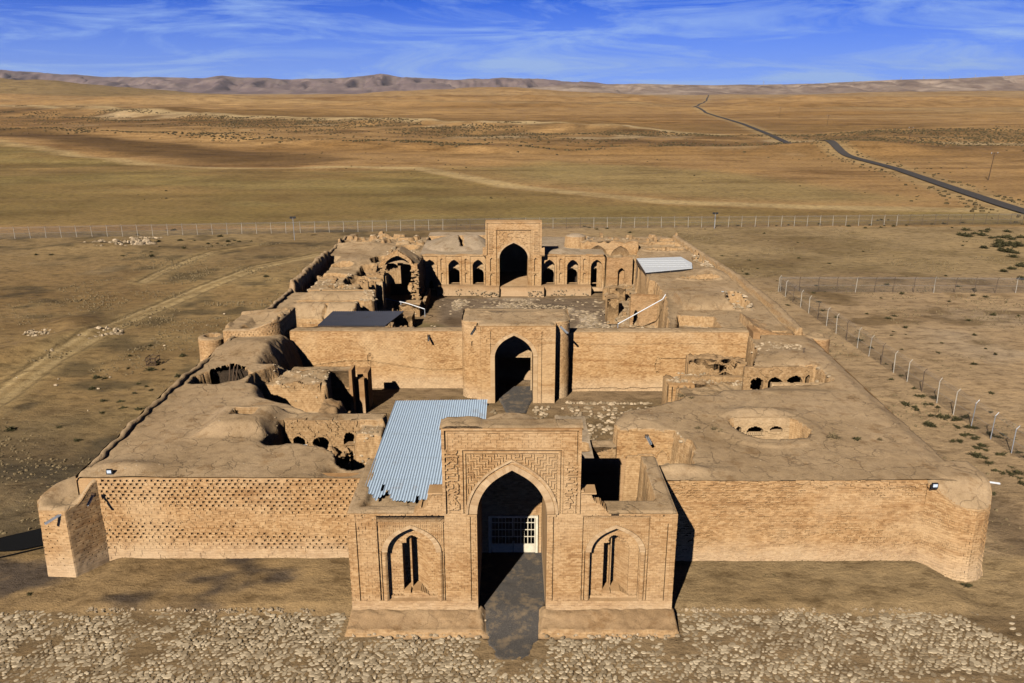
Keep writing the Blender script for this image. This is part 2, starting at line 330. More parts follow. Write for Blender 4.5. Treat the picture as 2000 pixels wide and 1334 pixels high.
def ground_color(X, Y):
    c = np.zeros(X.shape + (3,))
    def C(*q): return np.array(q)
    def mixin(cc, m): 
        nonlocal c
        m = np.clip(m, 0, 1)[..., None]; c = c * (1 - m) + np.array(cc) * m
    n1 = fbm(X / 38, Y / 26, 21, 5); n2 = fbm(X / 7, Y / 5, 22, 5); n3 = fbm(X / 160, Y / 60, 23, 5); n4 = fbm(X / 2.2, Y / 2.2, 24, 4)
    c[:] = (.37, .225, .095)
    # far plain bands
    mixin((.25, .14, .05), ss(-.05, .25, fbm(X / 900, Y / 110, 31, 5)) * ss(250, 500, Y) * .8)
    mixin((.40, .27, .13), ss(.05, .4, fbm(X / 800, Y / 190, 33, 4)) * ss(500, 900, Y) * .7)
    mixin((.44, .31, .17), ss(2300, 3200, Y) * (.5 + .5 * n3))
    mixin((.24, .17, .075), ss(2350, 2500, Y) * ss(3600, 3200, Y) * ss(-1000, -1300, X) * .8)
    # green-tinged stubble fields
    fld = ss(185, 192, Y) * ss(0, 12, np.interp(X, [-420, -308, -158, -103, -37, 0, 44, 84, 150], [610, 492, 359, 327, 327, 269, 230, 219, 214]) - Y)
    mixin((.205, .145, .048), fld * (.75 + .4 * n1)); mixin((.27, .20, .075), fld * ss(.0, .4, fbm((X + Y * .3) / 45, Y / 14, 41, 4)) * .7)
    f2 = sdist(X, Y, [(0, 262), (60, 335), (15, 345), (-40, 335)]) ; f2 = ss(-5, 15, f2)
    mixin((.28, .20, .08), f2 * .6)
    f3 = ss(-10, 15, sdist(X, Y, [(10, 275), (48, 237), (90, 226), (120, 235), (95, 300), (55, 350), (15, 360), (-10, 330)]))
    mixin((.30, .225, .095), f3 * .75)
    # dark brown ploughed wedge at the left
    f4 = ss(-6, 10, sdist(X, Y, [(-480, 660), (-300, 520), (-205, 420), (-150, 372), (-95, 345), (-70, 372), (-110, 430), (-180, 480), (-300, 590), (-460, 740)]))
    mixin((.13, .075, .028), f4 * (.85 + .3 * n1))
    # scrub scarp: darker, mottled
    yl = np.interp(X, [-900, -285, 0, 145, 400], [1330, 925, 724, 616, 640])
    sc_ = ss(0, -12, Y - yl) * ss(-260, -150, Y - yl) * ss(500, 300, X)
    mixin((.15, .09, .038), sc_ * ss(-.4, .4, fbm(X / 24, Y / 24, 51, 5)) * .85)
    mixin((.46, .34, .20), sc_ * ss(.25, .5, fbm(X / 60, Y / 40, 52, 4)) * .8)
    mixin((.22, .13, .048), ss(0, 20, Y - yl) * ss(260, 160, Y - yl) * ss(500, 300, X) * .8)
    mixin((.44, .33, .19), ss(-20, 20, sdist(X, Y, [(170, 500), (260, 560), (420, 600), (640, 700), (640, 560), (300, 480)])) * ss(-.2, .3, n1) * .8)
    mixin((.42, .30, .15), ss(11, 5, pld(X, Y, RD)) * .6)
    # tracks
    mixin((.46, .33, .16), ss(6.5, 2, pld(X, Y, TR3)))
    mixin((.50, .37, .20), ss(24, 8, pld(X, Y, TRF)) * .9)
    mixin((.36, .25, .11), ss(2.2, .7, pld(X, Y, TRG)) * .7)
    # ---- compound around the fort
    near = ss(188, 184, Y + .08 * (X * -1 + 0) * (X < 0))
    base = np.where((X < 0)[..., None], np.array((.165, .112, .050)), np.array((.35, .245, .135)))
    k = ss(-32, 30, X - 0 * Y)[..., None]
    base = np.array((.25, .160, .068)) * (1 - k) + np.array((.385, .265, .15)) * k
    c = c * (1 - near[..., None]) + base * near[..., None]
    L_ = near * ss(-5, -30, X); Rr = near * ss(5, 30, X)
    mixin((.34, .235, .105), L_ * ss(-.15, .45, n1 + .35 * n2) * .85)
    mixin((.28, .20, .10), L_ * ss(125, 160, Y) * .5)
    mixin((.085, .062, .03), L_ * ss(.05, .5, n2 + .4 * n4) * .75)
    mixin((.06, .05, .035), L_ * ss(22, 5, np.hypot((X + 47) * .8, Y - 58)) * .6)
    mixin((.30, .215, .115), L_ * ss(.3, .8, fbm(X / 12, Y / 9, 61, 4)) * .6)
    for tr, wd in ((TR1, 1.0), (TR2, .6)):
        d = pld(X, Y, tr)
        mixin((.33, .23, .105), L_ * ss(3.6, 1.5, d) * .8)
        mixin((.43, .31, .155), L_ * ss(.6, .2, np.abs(d - .9 * wd)) * .9)
        mixin((.09, .062, .03), L_ * ss(.35, .1, np.abs(d - 1.7 * wd)) * .6)
    mixin((.21, .145, .075), Rr * ss(.05, .5, n1 + .3 * n2) * .6)
    mixin((.40, .30, .20), Rr * ss(-.1, .5, fbm(X / 14, Y / 12, 66, 4)) * ss(46, 60, X) * ss(128, 110, Y) * .7)
    mixin((.15, .095, .04), Rr * ss(.15, .5, n2 + .3 * fbm(X / 18, Y / 15, 67, 3)) * .7)
    mixin((.30, .215, .10), Rr * ss(128, 140, Y) * .6)
    # dark verge along the right wall and dark dust beside the right tower
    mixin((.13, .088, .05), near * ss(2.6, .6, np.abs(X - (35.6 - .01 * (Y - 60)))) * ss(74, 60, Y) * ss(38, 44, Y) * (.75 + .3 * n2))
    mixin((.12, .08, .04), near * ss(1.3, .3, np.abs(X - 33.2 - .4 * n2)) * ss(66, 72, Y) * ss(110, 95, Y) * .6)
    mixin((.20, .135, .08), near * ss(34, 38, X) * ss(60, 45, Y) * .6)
    # courtyards
    mixin((.30, .20, .11), ((np.abs(X) < 22) & (Y > 47) & (Y < 136)).astype(float))
    mixin((.21, .14, .07), ((np.abs(X) < 22) & (Y > 47) & (Y < 136)) * ss(.0, .4, n2))
    rc = ss(-1, 1, sdist(X, Y, [(-11.5, 82), (13.5, 82), (14.5, 100), (13, 118), (-11.5, 118), (-10, 105)]))
    mixin((.20, .145, .10), rc * .9)
    mixin((.52, .41, .30), rc * ss(.05, .3, fbm(X / 2.6, Y / 3.4, 71, 5)) * .9)
    mixin((.13, .085, .05), rc * ss(1.8, .8, np.hypot((X + 7.6) / 1.6, (Y - 105) / 1.7)))
    mixin((.15, .11, .075), rc * ss(.5, .8, np.exp(-((Y - 113) / 3) ** 2) * np.exp(-((X - 5) / 6) ** 2)))
    mixin((.15, .115, .05), ss(-1, 1, sdist(X, Y, [(-16, 84), (-9, 84), (-9, 103), (-14, 106), (-17, 98)])) * .8)
    mixin((.25, .17, .09), near * ss(42.5, 41, Y) * ss(-1, 0, Y - 33) * .8)
    # dirt terrace left: stained
    tl = near * ss(40.5, 41.5, Y) * ss(47.5, 46.5, Y)
    mixin((.32, .21, .10), tl * ss(-5, -9, X)); mixin((.34, .235, .12), tl * ss(5, 9, X))
    mixin((.10, .072, .05), tl * ss(-9, -11, X) * ss(.0, .45, fbm(X / 3, Y / 2, 77, 4)))
    return c
def axis(lo, hi, near0, near1, step, g):
    a = list(np.arange(near0, near1 + 1e-6, step))
    s = step; q = near1
    while q < hi: s *= g; q += s; a.append(q)
    s = step; q = near0; b = []
    while q > lo: s *= g; q -= s; b.append(q)
    return np.array(b[::-1] + a)
xs = axis(-9000, 9000, -70, 70, .4, 1.035); ys = axis(-60, 16000, 33, 150, .4, 1.014)
GX, GY = np.meshgrid(xs, ys)
GZ = T(GX, GY)
nr = ss(240, 170, GY) * ss(30, 34, np.abs(GX)) 
GZ = GZ + .05 * fbm(GX / 3, GY / 3, 81, 4) * ss(240, 190, GY) + nr * .16 * fbm(GX / 9, GY / 9, 83, 4)
for tr, wd in ((TR1, 1.0), (TR2, .6)):
    d = pld(GX, GY, tr); GZ -= .10 * ss(.6, .2, np.abs(d - 1.3 * wd)) * (d < 6)
# spoil ridge by the left heaps
GZ += .9 * np.exp(-(pld(GX, GY, [(-62, 88), (-56, 99), (-60, 104)]) / 3.0) ** 2) + 1.0 * np.exp(-(((GX + 84) / 9) ** 2 + ((GY - 160) / 4) ** 2))
# raised dirt terrace in front of the walls
GZ += .34 * ss(40.9, 41.4, GY + .12 * fbm(GX / 1.3, GY * 0, 84, 3)) * ss(47.5, 47, GY) * ss(-27.2, -26, GX) * ss(28.6, 27.0, GX) + .08 * fbm(GX / 1.4, GY / 1.1, 85, 4) * ss(60, 40, GY)
nx, ny = len(xs), len(ys)
idx = np.arange(nx * ny).reshape(ny, nx)
F = np.stack([idx[:-1, :-1], idx[:-1, 1:], idx[1:, 1:], idx[1:, :-1]], -1).reshape(-1, 4)
CC = ground_color(GX, GY)
m, Nn, Ll, b = mat('desert_ground')
g = Nn.new('ShaderNodeNewGeometry'); P = g.outputs['Position']
at = Nn.new('ShaderNodeAttribute'); at.attribute_name = 'Col'
mpn = Nn.new('ShaderNodeMapping'); mpn.inputs['Scale'].default_value = (.6, 1, 1); Ll.new(P, mpn.inputs[0])
a1 = noise_node(Nn, Ll, mpn.outputs[0], .9, 8, .72); a2 = noise_node(Nn, Ll, P, 7, 5, .75); a3 = noise_node(Nn, Ll, mpn.outputs[0], .045, 8, .7)
c = mixc(Nn, Ll, 1., at.outputs['Color'], ramp(Nn, Ll, a1.outputs[0], [(.34, (.52, .49, .44)), (.5, (1, 1, 1)), (.68, (1.26, 1.24, 1.2))]).outputs[0], 'MULTIPLY')
c = mixc(Nn, Ll, 1., c, ramp(Nn, Ll, a2.outputs[0], [(.3, (.78, .77, .75)), (.6, (1.06, 1.06, 1.05))]).outputs[0], 'MULTIPLY')
c = mixc(Nn, Ll, 1., c, ramp(Nn, Ll, a3.outputs[0], [(.36, (.70, .67, .62)), (.5, (1, 1, 1)), (.64, (1.16, 1.14, 1.10))]).outputs[0], 'MULTIPLY')
mp4 = Nn.new('ShaderNodeMapping'); mp4.inputs['Scale'].default_value = (.004, .05, 1); mp4.inputs['Rotation'].default_value = (0, 0, R(-4)); Ll.new(P, mp4.inputs[0]); a4 = noise_node(Nn, Ll, mp4.outputs[0], 1.0, 9, .68)
sy = Nn.new('ShaderNodeSeparateXYZ'); Ll.new(P, sy.inputs[0]); fy = Nn.new('ShaderNodeMapRange'); fy.inputs['From Min'].default_value = 185; fy.inputs['From Max'].default_value = 320; Ll.new(sy.outputs[1], fy.inputs[0])
c = mixc(Nn, Ll, fy.outputs[0], c, mixc(Nn, Ll, 1., c, ramp(Nn, Ll, a4.outputs[0], [(.36, (.62, .56, .48)), (.46, (.95, .94, .92)), (.56, (1.04, 1.03, 1.02)), (.66, (1.22, 1.22, 1.24))]).outputs[0], 'MULTIPLY'))
Ll.new(c, b.inputs['Base Color']); h = add(Nn, Ll, a1.outputs[0], add(Nn, Ll, a2.outputs[0], .25, 'MULTIPLY')); bump(Nn, Ll, b, h, .9, .3)
M['ground'] = m
tag(link('ground', mesh_from('ground', np.stack([GX, GY, GZ], -1), F, m, colr=CC.reshape(-1, 3), smooth=True)), kind='structure')
# ---------------------------------------------------------------- far hills
def hill_mat(name, cs, zlo, zhi):
    m, Nn, Ll, b = mat(name, 1.)
    g = Nn.new('ShaderNodeNewGeometry'); P = g.outputs['Position']
    mpp = Nn.new('ShaderNodeMapping'); mpp.inputs['Scale'].default_value = (1, 1, 4); Ll.new(P, mpp.inputs[0])
    n = noise_node(Nn, Ll, mpp.outputs[0], .0035, 8, .65)
    c = ramp(Nn, Ll, n.outputs[0], [(.35, cs[0]), (.5, cs[1]), (.66, cs[2])]).outputs[0]
    Ll.new(c, b.inputs['Base Color']); return m
def hills(name, y0, y1, x0, x1, prof, mt, seed, rough):
    nx, ny = 700, 46
    xs = np.linspace(x0, x1, nx); ys = np.linspace(y0, y1, ny); X, Y = np.meshgrid(xs, ys)
    px = 1000 + 1555 * X / (Y * .9545)
    py = np.interp(px, [p[0] for p in prof], [p[1] for p in prof])
    slope = (181 - py) / 1555 * 1.04
    ymid = y0 + (y1 - y0) * .62
    crest = 30 + slope * ymid
    t = (Y - y0) / (ymid - y0)
    rn = 1 - np.abs(fbm(X / 300, Y / 520, seed, 5)) * 2.6
    shape = np.where(t < 1, ss(0, 1, t) * (.35 + .65 * ss(-.2, .9, rn) * 1) ** (1 - .8 * ss(.7, 1, t)) , 1)
    shape = shape * (1 - ss(1.0, 1.6, t))
    crestn = crest + rough * fbm(X / 260, Y / 2000, seed + 5, 5)
    Z = 12 + (crestn - 12) * shape
    Z += (rough * .6) * fbm(X / 150, Y / 150, seed + 9, 4) * ss(0, .3, t)
    idx = np.arange(nx * ny).reshape(ny, nx)
    F = np.stack([idx[:-1, :-1], idx[:-1, 1:], idx[1:, 1:], idx[1:, :-1]], -1).reshape(-1, 4)
    return tag(link(name, mesh_from(name, np.stack([X, Y, Z], -1), F, mt, smooth=True)), kind='structure')
hm1 = hill_mat('mauve_hill_rock', ((.15, .105, .10), (.19, .135, .125), (.27, .20, .17)), 0, 100)
hm2 = hill_mat('pale_scarp_earth', ((.15, .10, .075), (.25, .18, .135), (.42, .32, .245)), 0, 100)
hills('hills', 7200, 10200, -7600, 3200, [(-100, 140), (0, 142), (100, 148), (200, 154), (330, 155), (400, 156), (440, 152), (480, 156), (560, 158), (640, 157), (700, 154), (745, 149), (790, 154), (860, 158), (900, 160), (980, 156), (1060, 158), (1120, 163), (1200, 166), (1350, 175), (1500, 182)], hm1, 101, 14)
hills('hills', 6200, 8600, -200, 6900, [(980, 178), (1040, 172), (1100, 168), (1150, 168), (1230, 166), (1400, 168), (1550, 167), (1650, 163), (1750, 159), (1850, 157), (1950, 153), (2000, 150), (2100, 148)], hm2, 131, 5)
# ---------------------------------------------------------------- asphalt road draped on the terrain
def ribbon(name, pts, wd, mt, lift, step):
    P = []
    for (x0, y0), (x1, y1) in zip(pts[:-1], pts[1:]):
        n = max(2, int(math.hypot(x1 - x0, y1 - y0) / step))
        for i in range(n): P.append((x0 + (x1 - x0) * i / n, y0 + (y1 - y0) * i / n))
    P.append(pts[-1]); P = np.array(P)
    for _ in range(6): P[1:-1] = (P[:-2] + P[1:-1] * 2 + P[2:]) / 4
    d = np.gradient(P, axis=0); d /= np.hypot(d[:, 0], d[:, 1])[:, None]; nn = np.stack([-d[:, 1], d[:, 0]], 1)
    K = 4; V = []
    for k in range(K + 1):
        q = P + nn * wd * (k / K - .5); zz = T(q[:, 0], q[:, 1]) + lift
        V.append(np.stack([q[:, 0], q[:, 1], zz], 1))
    V = np.stack(V, 1); n = len(P); idx = np.arange(n * (K + 1)).reshape(n, K + 1)
    F = np.stack([idx[:-1, :-1], idx[:-1, 1:], idx[1:, 1:], idx[1:, :-1]], -1).reshape(-1, 4)
    return link(name, mesh_from(name, V.reshape(-1, 3), F, mt, smooth=True))
tag(ribbon('asphalt_road', RD, 4.7, M['asphalt'], .30, 4), kind='structure')
# ================================================================ RELIEF WALLS (real recesses, not painted ones)
def relief(name, parent, mt, us, vs, depthf, mapf, rag=.012, tintf=None, outdepth=None):
    uc = (us[:-1] + us[1:]) / 2; vc = (vs[:-1] + vs[1:]) / 2
    U, Vv = np.meshgrid(uc, vc)
    res = depthf(U, Vv); D, S = res if isinstance(res, tuple) else (res, None)
    if S is None: S = np.zeros_like(D)      # depth used for the sides next to a hole
    nv, nu = D.shape; ok = ~np.isnan(D)
    ti = tintf(U, Vv) if tintf else brick_tint(U, Vv)
    Vs = []; T_ = []
    def P(u, v, d): return np.stack(mapf(u, v, d + rag * fbm(u * 1.3, v * 1.3, 5, 3) * 3), -1)
    u0 = np.broadcast_to(us[:-1][None], D.shape); u1 = np.broadcast_to(us[1:][None], D.shape)
    v0 = np.broadcast_to(vs[:-1][:, None], D.shape); v1 = np.broadcast_to(vs[1:][:, None], D.shape)
    q = np.stack([P(u0, v0, D), P(u1, v0, D), P(u1, v1, D), P(u0, v1, D)], 2)[ok]
    Vs.append(q.reshape(-1, 3)); T_.append(ti[ok])
    Df = np.where(ok, D, S)
    Dp = np.pad(Df, 1, constant_values=np.nan); okp = np.pad(ok, 1, constant_values=False)
    # vertical sides
    for axis_ in (0, 1):
        if axis_ == 0:
            A = Dp[1:-1, :-1]; B = Dp[1:-1, 1:]; oa = okp[1:-1, :-1]; ob = okp[1:-1, 1:]
            uu = np.broadcast_to(us[None], A.shape); va = np.broadcast_to(vs[:-1][:, None], A.shape); vb = np.broadcast_to(vs[1:][:, None], A.shape)
        else:
            A = Dp[:-1, 1:-1]; B = Dp[1:, 1:-1]; oa = okp[:-1, 1:-1]; ob = okp[1:, 1:-1]
            vv = np.broadcast_to(vs[:, None], A.shape); ua = np.broadcast_to(us[:-1][None], A.shape); ub = np.broadcast_to(us[1:][None], A.shape)
        if outdepth is not None:
            A = np.where(np.isnan(A), outdepth, A); B = np.where(np.isnan(B), outdepth, B)
        need = (oa | ob) & (np.abs(A - B) > 2e-3) & ~np.isnan(A) & ~np.isnan(B)
        if not need.any(): continue
        if axis_ == 0: q = np.stack([P(uu, va, A), P(uu, va, B), P(uu, vb, B), P(uu, vb, A)], 2)[need]
        else: q = np.stack([P(ua, vv, A), P(ub, vv, A), P(ub, vv, B), P(ua, vv, B)], 2)[need]
        Vs.append(q.reshape(-1, 3)); T_.append(np.full(need.sum(), .4))
    V = np.concatenate(Vs); Fq = np.arange(len(V)).reshape(-1, 4)
    return link(name, mesh_from(name, V, Fq, mt, tint=np.concatenate(T_)), parent)
def brick_tint(U, V):
    j = np.floor(V / .085); i = np.floor((U + .12 * (j % 2)) / .25)
    return .5 + (_h(i, j, 11) - .5) * .62
def slots(U, V, amp, pu=.40, pv=.255, w_=.10, hh=.165):
    k = np.floor(V / pv); r = V - k * pv; uu = (U + pu / 2 * (k % 2)) % pu
    i = np.floor((U + pu / 2 * (k % 2)) / pu)
    rv = _h(i, k, 3)
    s = (uu < w_) & (r < hh)
    return np.where(s & (_h(i, k, 31) > .07), amp * (.35 + .65 * rv), 0) + np.where((r > hh) & (r < hh + .03), .006, 0)
def joints(U, V, dep=.012):   # stretcher bond grooves on a .05 grid
    j = np.floor(V / .15); rr = V - j * .15; uu = (U + .15 * (j % 2)) % .35
    return np.where(rr > .10, dep, 0) + np.where((uu < .05) & (_h(np.floor((U + .15 * (j % 2)) / .35), j, 8) > .3), dep * 3.5, 0)
def af(a): a = np.clip(a, 0, 1); return (1 - .42 * a) * np.sqrt(1 - a ** 4)
def inarch(U, V, cx, w_, zs, rise, zb):
    a = np.abs(U - cx) / w_
    return (a < 1) & (V > zb) & (V < zs + rise * af(a))
def arch_curve(cx, w_, zs, rise, n=20):
    t = np.sin(np.linspace(-1, 1, 2 * n + 1) * math.pi / 2)
    return [(cx + w_ * q, zs + rise * float(af(abs(q)))) for q in t]
def arch_ring(name, parent, cx, w_, zs, rise, wd, fy, proud, back, mt, legs=None, n=20, mapf=None):
    a = arch_curve(cx, w_ - .02, zs, rise, n); o = arch_curve(cx, w_ + wd, zs, rise * (1 + wd / w_ * .62), n)
    mb = MB(); pf = mapf or (lambda u, d, z: (u, fy + d, z))
    for i in range(len(a) - 1):
        t = random.uniform(.2, .9) if (i // 2) % 2 else random.uniform(.35, .7)
        p = -proud * (1 + .15 * random.random())
        A, B, C, D_ = a[i], a[i + 1], o[i + 1], o[i]
        mb.quad(pf(A[0], p, A[1]), pf(B[0], p, B[1]), pf(C[0], p, C[1]), pf(D_[0], p, D_[1]), t)
        mb.quad(pf(D_[0], p, D_[1]), pf(C[0], p, C[1]), pf(C[0], back, C[1]), pf(D_[0], back, D_[1]), t)
        mb.quad(pf(A[0], p, A[1]), pf(A[0], .5, A[1]), pf(B[0], .5, B[1]), pf(B[0], p, B[1]), t)
    if legs is not None:
        for s in (-1, 1):
            x0 = cx + s * (w_ - .02); x1 = cx + s * (w_ + wd)
            z = zs
            while z > legs:
                z2 = max(legs, z - .34); t = random.uniform(.3, .7)
                mb.quad(pf(x0, -proud, z2), pf(x1, -proud, z2), pf(x1, -proud, z), pf(x0, -proud, z), t)
                mb.quad(pf(x1, -proud, z2), pf(x1, back, z2), pf(x1, back, z), pf(x1, -proud, z), t)
                mb.quad(pf(x0, -proud, z2), pf(x0, .5, z2), pf(x0, .5, z), pf(x0, -proud, z), t); z = z2
    return mb.build(name, mt, parent)
def tunnel(name, parent, cx, w_, zs, rise, zb, y0, y1, mt, back=None, n=14, floor_=True):
    c = [(cx - w_, zb)] + arch_curve(cx, w_, zs, rise, n) + [(cx + w_, zb)]
    mb = MB(); ny_ = max(1, int((y1 - y0) / 1.0))
    for j in range(ny_):
        ya = y0 + (y1 - y0) * j / ny_; yb = y0 + (y1 - y0) * (j + 1) / ny_
        for A, B in zip(c[:-1], c[1:]): mb.quad((A[0], ya, A[1]), (B[0], ya, B[1]), (B[0], yb, B[1]), (A[0], yb, A[1]), random.uniform(.3, .7))
    if floor_: mb.quad((cx - w_, y0, zb), (cx + w_, y0, zb), (cx + w_, y1, zb), (cx - w_, y1, zb))
    if back: 
        mb.face([(x, y1, z) for x, z in c], .5)
    return mb.build(name, mt, parent)
# heightfield masses (roofs, banks, ruined rooms) with vertical skirts
def hfield(name, parent, mt, x0, x1, y0, y1, res, fn, zb=None, skirt=None, smooth=True, strict=False, nocliff=()):
    xs = np.linspace(x0, x1, int(round((x1 - x0) / res)) + 1); ys = np.linspace(y0, y1, int(round((y1 - y0) / res)) + 1)
    X, Y = np.meshgrid(xs, ys); Z = fn(X, Y)
    Z = np.where(np.isnan(Z), -1, Z)
    ny_, nx_ = X.shape; idx = np.arange(nx_ * ny_).reshape(ny_, nx_)
    F = np.stack([idx[:-1, :-1], idx[:-1, 1:], idx[1:, 1:], idx[1:, :-1]], -1)
    if zb is not None:
        mxz = np.maximum(np.maximum(Z[:-1, :-1], Z[:-1, 1:]), np.maximum(Z[1:, 1:], Z[1:, :-1]))
        if strict: mxz = np.minimum(np.minimum(Z[:-1, :-1], Z[:-1, 1:]), np.minimum(Z[1:, 1:], Z[1:, :-1]))
        F = F[mxz > zb]
    F = F.reshape(-1, 4); V = np.stack([X, Y, Z], -1).reshape(-1, 3)
    for (a0_, a1_, b0_, b1_) in nocliff:   # open the cliff so that the arched openings lead into the hollow room behind
        zz = V[F][:, :, 2]; cx_ = V[F][:, :, 0].mean(1); cy_ = V[F][:, :, 1].mean(1)
        F = F[~((zz.max(1) - zz.min(1) > .45) & (cx_ > a0_) & (cx_ < a1_) & (cy_ > b0_) & (cy_ < b1_))]
    if skirt is not None:
        vs_ = [V]; fs = [F]; n = len(V)
        for e in (idx[0], idx[-1], idx[:, 0], idx[:, -1]):
            b_ = V[e].copy(); b_[:, 2] = skirt; k = np.arange(len(e)) + n; vs_.append(b_); n += len(e)
            fs.append(np.stack([e[:-1], e[1:], k[1:], k[:-1]], -1))
        V = np.concatenate(vs_); F = np.concatenate(fs)
    used = np.unique(F); remap = -np.ones(len(V), int); remap[used] = np.arange(len(used))
    return link(name, mesh_from(name, V[used], remap[F], mt, smooth=smooth), parent)
def polycap(name, parent, mt, path, fn, zedge, step=.15):
    P = np.array(path, float); s = np.concatenate([[0], np.cumsum(np.hypot(*(P[1:] - P[:-1]).T))]); n = max(24, int(s[-1] / step))
    u = np.unique(np.concatenate([np.linspace(0, s[-1], n), s])); Q = np.stack([np.interp(u, s, P[:, 0]), np.interp(u, s, P[:, 1])], 1)
    c = (P.max(0) + P.min(0)) / 2; rings = []; fr = [1.006, 1.0, .985, .96, .92, .86, .78, .68, .56, .42, .28, .14, .001]
    poly = [tuple(p) for p in P]
    for k, f in enumerate(fr):
        R_ = c + (Q - c) * f; sd = np.maximum(sdist(R_[:, 0], R_[:, 1], poly), 0)
        z = fn(R_[:, 0], R_[:, 1], sd) if k else zedge(Q[:, 0], Q[:, 1]) - .12
        rings.append(np.stack([R_[:, 0], R_[:, 1], z], 1))
    V = np.concatenate(rings); m_ = len(Q); idx = np.arange(len(V)).reshape(len(fr), m_)
    F = np.stack([idx[:-1, :-1], idx[:-1, 1:], idx[1:, 1:], idx[1:, :-1]], -1).reshape(-1, 4)
    F2 = np.stack([idx[:-1, -1], idx[:-1, 0], idx[1:, 0], idx[1:, -1]], -1)
    return link(name, mesh_from(name, V, np.concatenate([F, F2]), mt, smooth=True), parent)
front = lambda y0: (lambda u, v, d: (u, y0 + d, v))
# ================================================================ ENTRANCE PORTAL
FY = 40.3
t = W(thing('entrance_portal', 'tall front gateway of tan brick with a pointed arch, side niches and an inscribed frame', 'gateway', (0, 40.3, 0)))
def strokes(U, V, lines, wd):
    m_ = np.zeros(U.shape, bool)
    for ln in lines: m_ |= pld(U, V, ln) < wd
    return m_
def pz(y): return 11.19 - (y - 876) * .0318
def px_(x): return (x - 1000) * .0286
def LT(ox, sc_, pts): return [(px_(ox + x / sc_), pz(870 + y / sc_)) for x, y in pts]
LI = [LT(860, 10.26, q) for q in [
    [(105, 135), (315, 135), (335, 95)], [(105, 135), (115, 90)], [(235, 150), (265, 240), (330, 250)], [(80, 215), (130, 200), (225, 195)], [(225, 195), (300, 180), (340, 210)],
    [(110, 350), (150, 320), (190, 295), (215, 275), (300, 330), (330, 330), (325, 265)], [(120, 470), (130, 425), (250, 415), (265, 370)],
    [(125, 530), (300, 518)], [(130, 620), (140, 575), (275, 565)], [(325, 420), (335, 520)], [(345, 575), (335, 665)],
    [(90, 690), (140, 690), (175, 665), (240, 662)], [(265, 668), (300, 665)], [(130, 760), (140, 755)], [(130, 870), (150, 830), (240, 815), (245, 775)], [(335, 745), (345, 850), (320, 880)],
    [(140, 955), (165, 930), (240, 915), (290, 870)], [(250, 945), (320, 940), (345, 905)],
    [(222, 940), (230, 1150), (230, 1240)], [(250, 975), (295, 1010), (255, 1035), (335, 1140), (300, 1200), (355, 1215), (360, 1170), (340, 1145)], [(265, 1100), (262, 1240)],
    [(155, 1150), (195, 1200), (200, 1255)], [(165, 1262), (230, 1262)], [(270, 1262), (360, 1248)]]]
LR = [LT(1085, 10.26, q) for q in [
    [(235, 320), (245, 350)], [(210, 395), (210, 500), (250, 500)], [(235, 390), (360, 390)], [(235, 415), (310, 415)], [(375, 395), (410, 415), (440, 385)], [(260, 460), (370, 455)], [(375, 470), (410, 490), (435, 455)],
    [(245, 545), (360, 545), (430, 540)], [(265, 600), (430, 600)], [(200, 600), (215, 575), (245, 580), (245, 615), (215, 620), (200, 600)], [(225, 660), (275, 640)],
    [(190, 690), (205, 770)], [(215, 720), (350, 720)], [(370, 745), (405, 745), (430, 705)], [(200, 690), (360, 690)],
    [(215, 820), (350, 825)], [(375, 830), (405, 850), (425, 815)], [(190, 930), (215, 880)], [(235, 850), (240, 920), (330, 920)], [(270, 850), (300, 845)], [(375, 935), (405, 950), (430, 920)],
    [(220, 970), (350, 970)], [(215, 1010), (240, 1025), (290, 1015)], [(205, 1060), (240, 1060), (240, 1020)], [(210, 1100), (290, 1105), (345, 1110), (295, 1060)],
    [(195, 1125), (195, 1225), (285, 1225), (285, 1110)], [(220, 1150), (255, 1150), (255, 1200), (220, 1200)]]]
FRET = np.array([[int(c) for c in r] for r in ("10111110", "10000010", "11111010", "00001010", "11101011", "10101000", "10101111", "10100000")])
def d_top(U, V):
    D = joints(U, V, .010) * 1.0
    edge = np.minimum(np.minimum(U + 3.9, 3.85 - U), 12.46 - V)
    D = np.where(edge < .16, -.09, D); D = np.where((edge >= .16) & (edge < .24), .07, D); D = np.where((edge >= .24) & (edge < .32), -.03, D)
    # frame round the spandrels
    fr = np.minimum(np.minimum(U + 2.87, 2.87 - U), 11.22 - V)
    D = np.where((fr >= 0) & (fr < .10), -.05, D); D = np.where((fr >= .10) & (fr < .18), .06, D); D = np.where((fr >= .18) & (fr < .30), -.04, D)
    D = np.where((fr >= .30) & (fr < .38), .07, D)
    pan = (fr >= .38)
    i = np.floor(U / .082).astype(int) % 8; j = np.floor(V / .082).astype(int) % 8
    fre = FRET[j, i]
    wgt = np.where(U < 0, FRET[(j + 3) % 8, (7 - i)], fre)
    D = np.where(pan, np.where(wgt == 1, .0, .085), D)
    D = np.where(pan & (np.abs(U) < .16), -.02, D)
    D = np.where(pan & (np.abs(U) < .03), .05, D)
    a = np.abs(U) / 2.62; ro = V < 7.16 + 3.42 * af(a)
    D = np.where(ro & (a < 1), -.02, D)
    D = np.where((V > 9.9 + .5) & (V < 10.45) & (np.abs(U) < .13), -.08, D)
    for ln in (LI, LR):
        side = (U < -2.95) if ln is LI else (U > 2.75)
        D = np.where(side & strokes(U, V, ln, .05), -.11, D)
    dam = (np.hypot((U + 1.0) / .32, (V - 12.0) / .14) < 1) | (np.hypot((U + .2) / .25, (V - 11.75) / .1) < 1)
    D = np.where(dam, D + .08 * vn(U * 8, V * 8, 4), D)
    D = np.where(inarch(U, V, 0, 1.99, 7.16, 2.74, 0), np.nan, D)
    return D, np.full(D.shape, .9)
us = np.arange(-3.9, 3.851, .041); vs = np.arange(7.19, 12.47, .041)
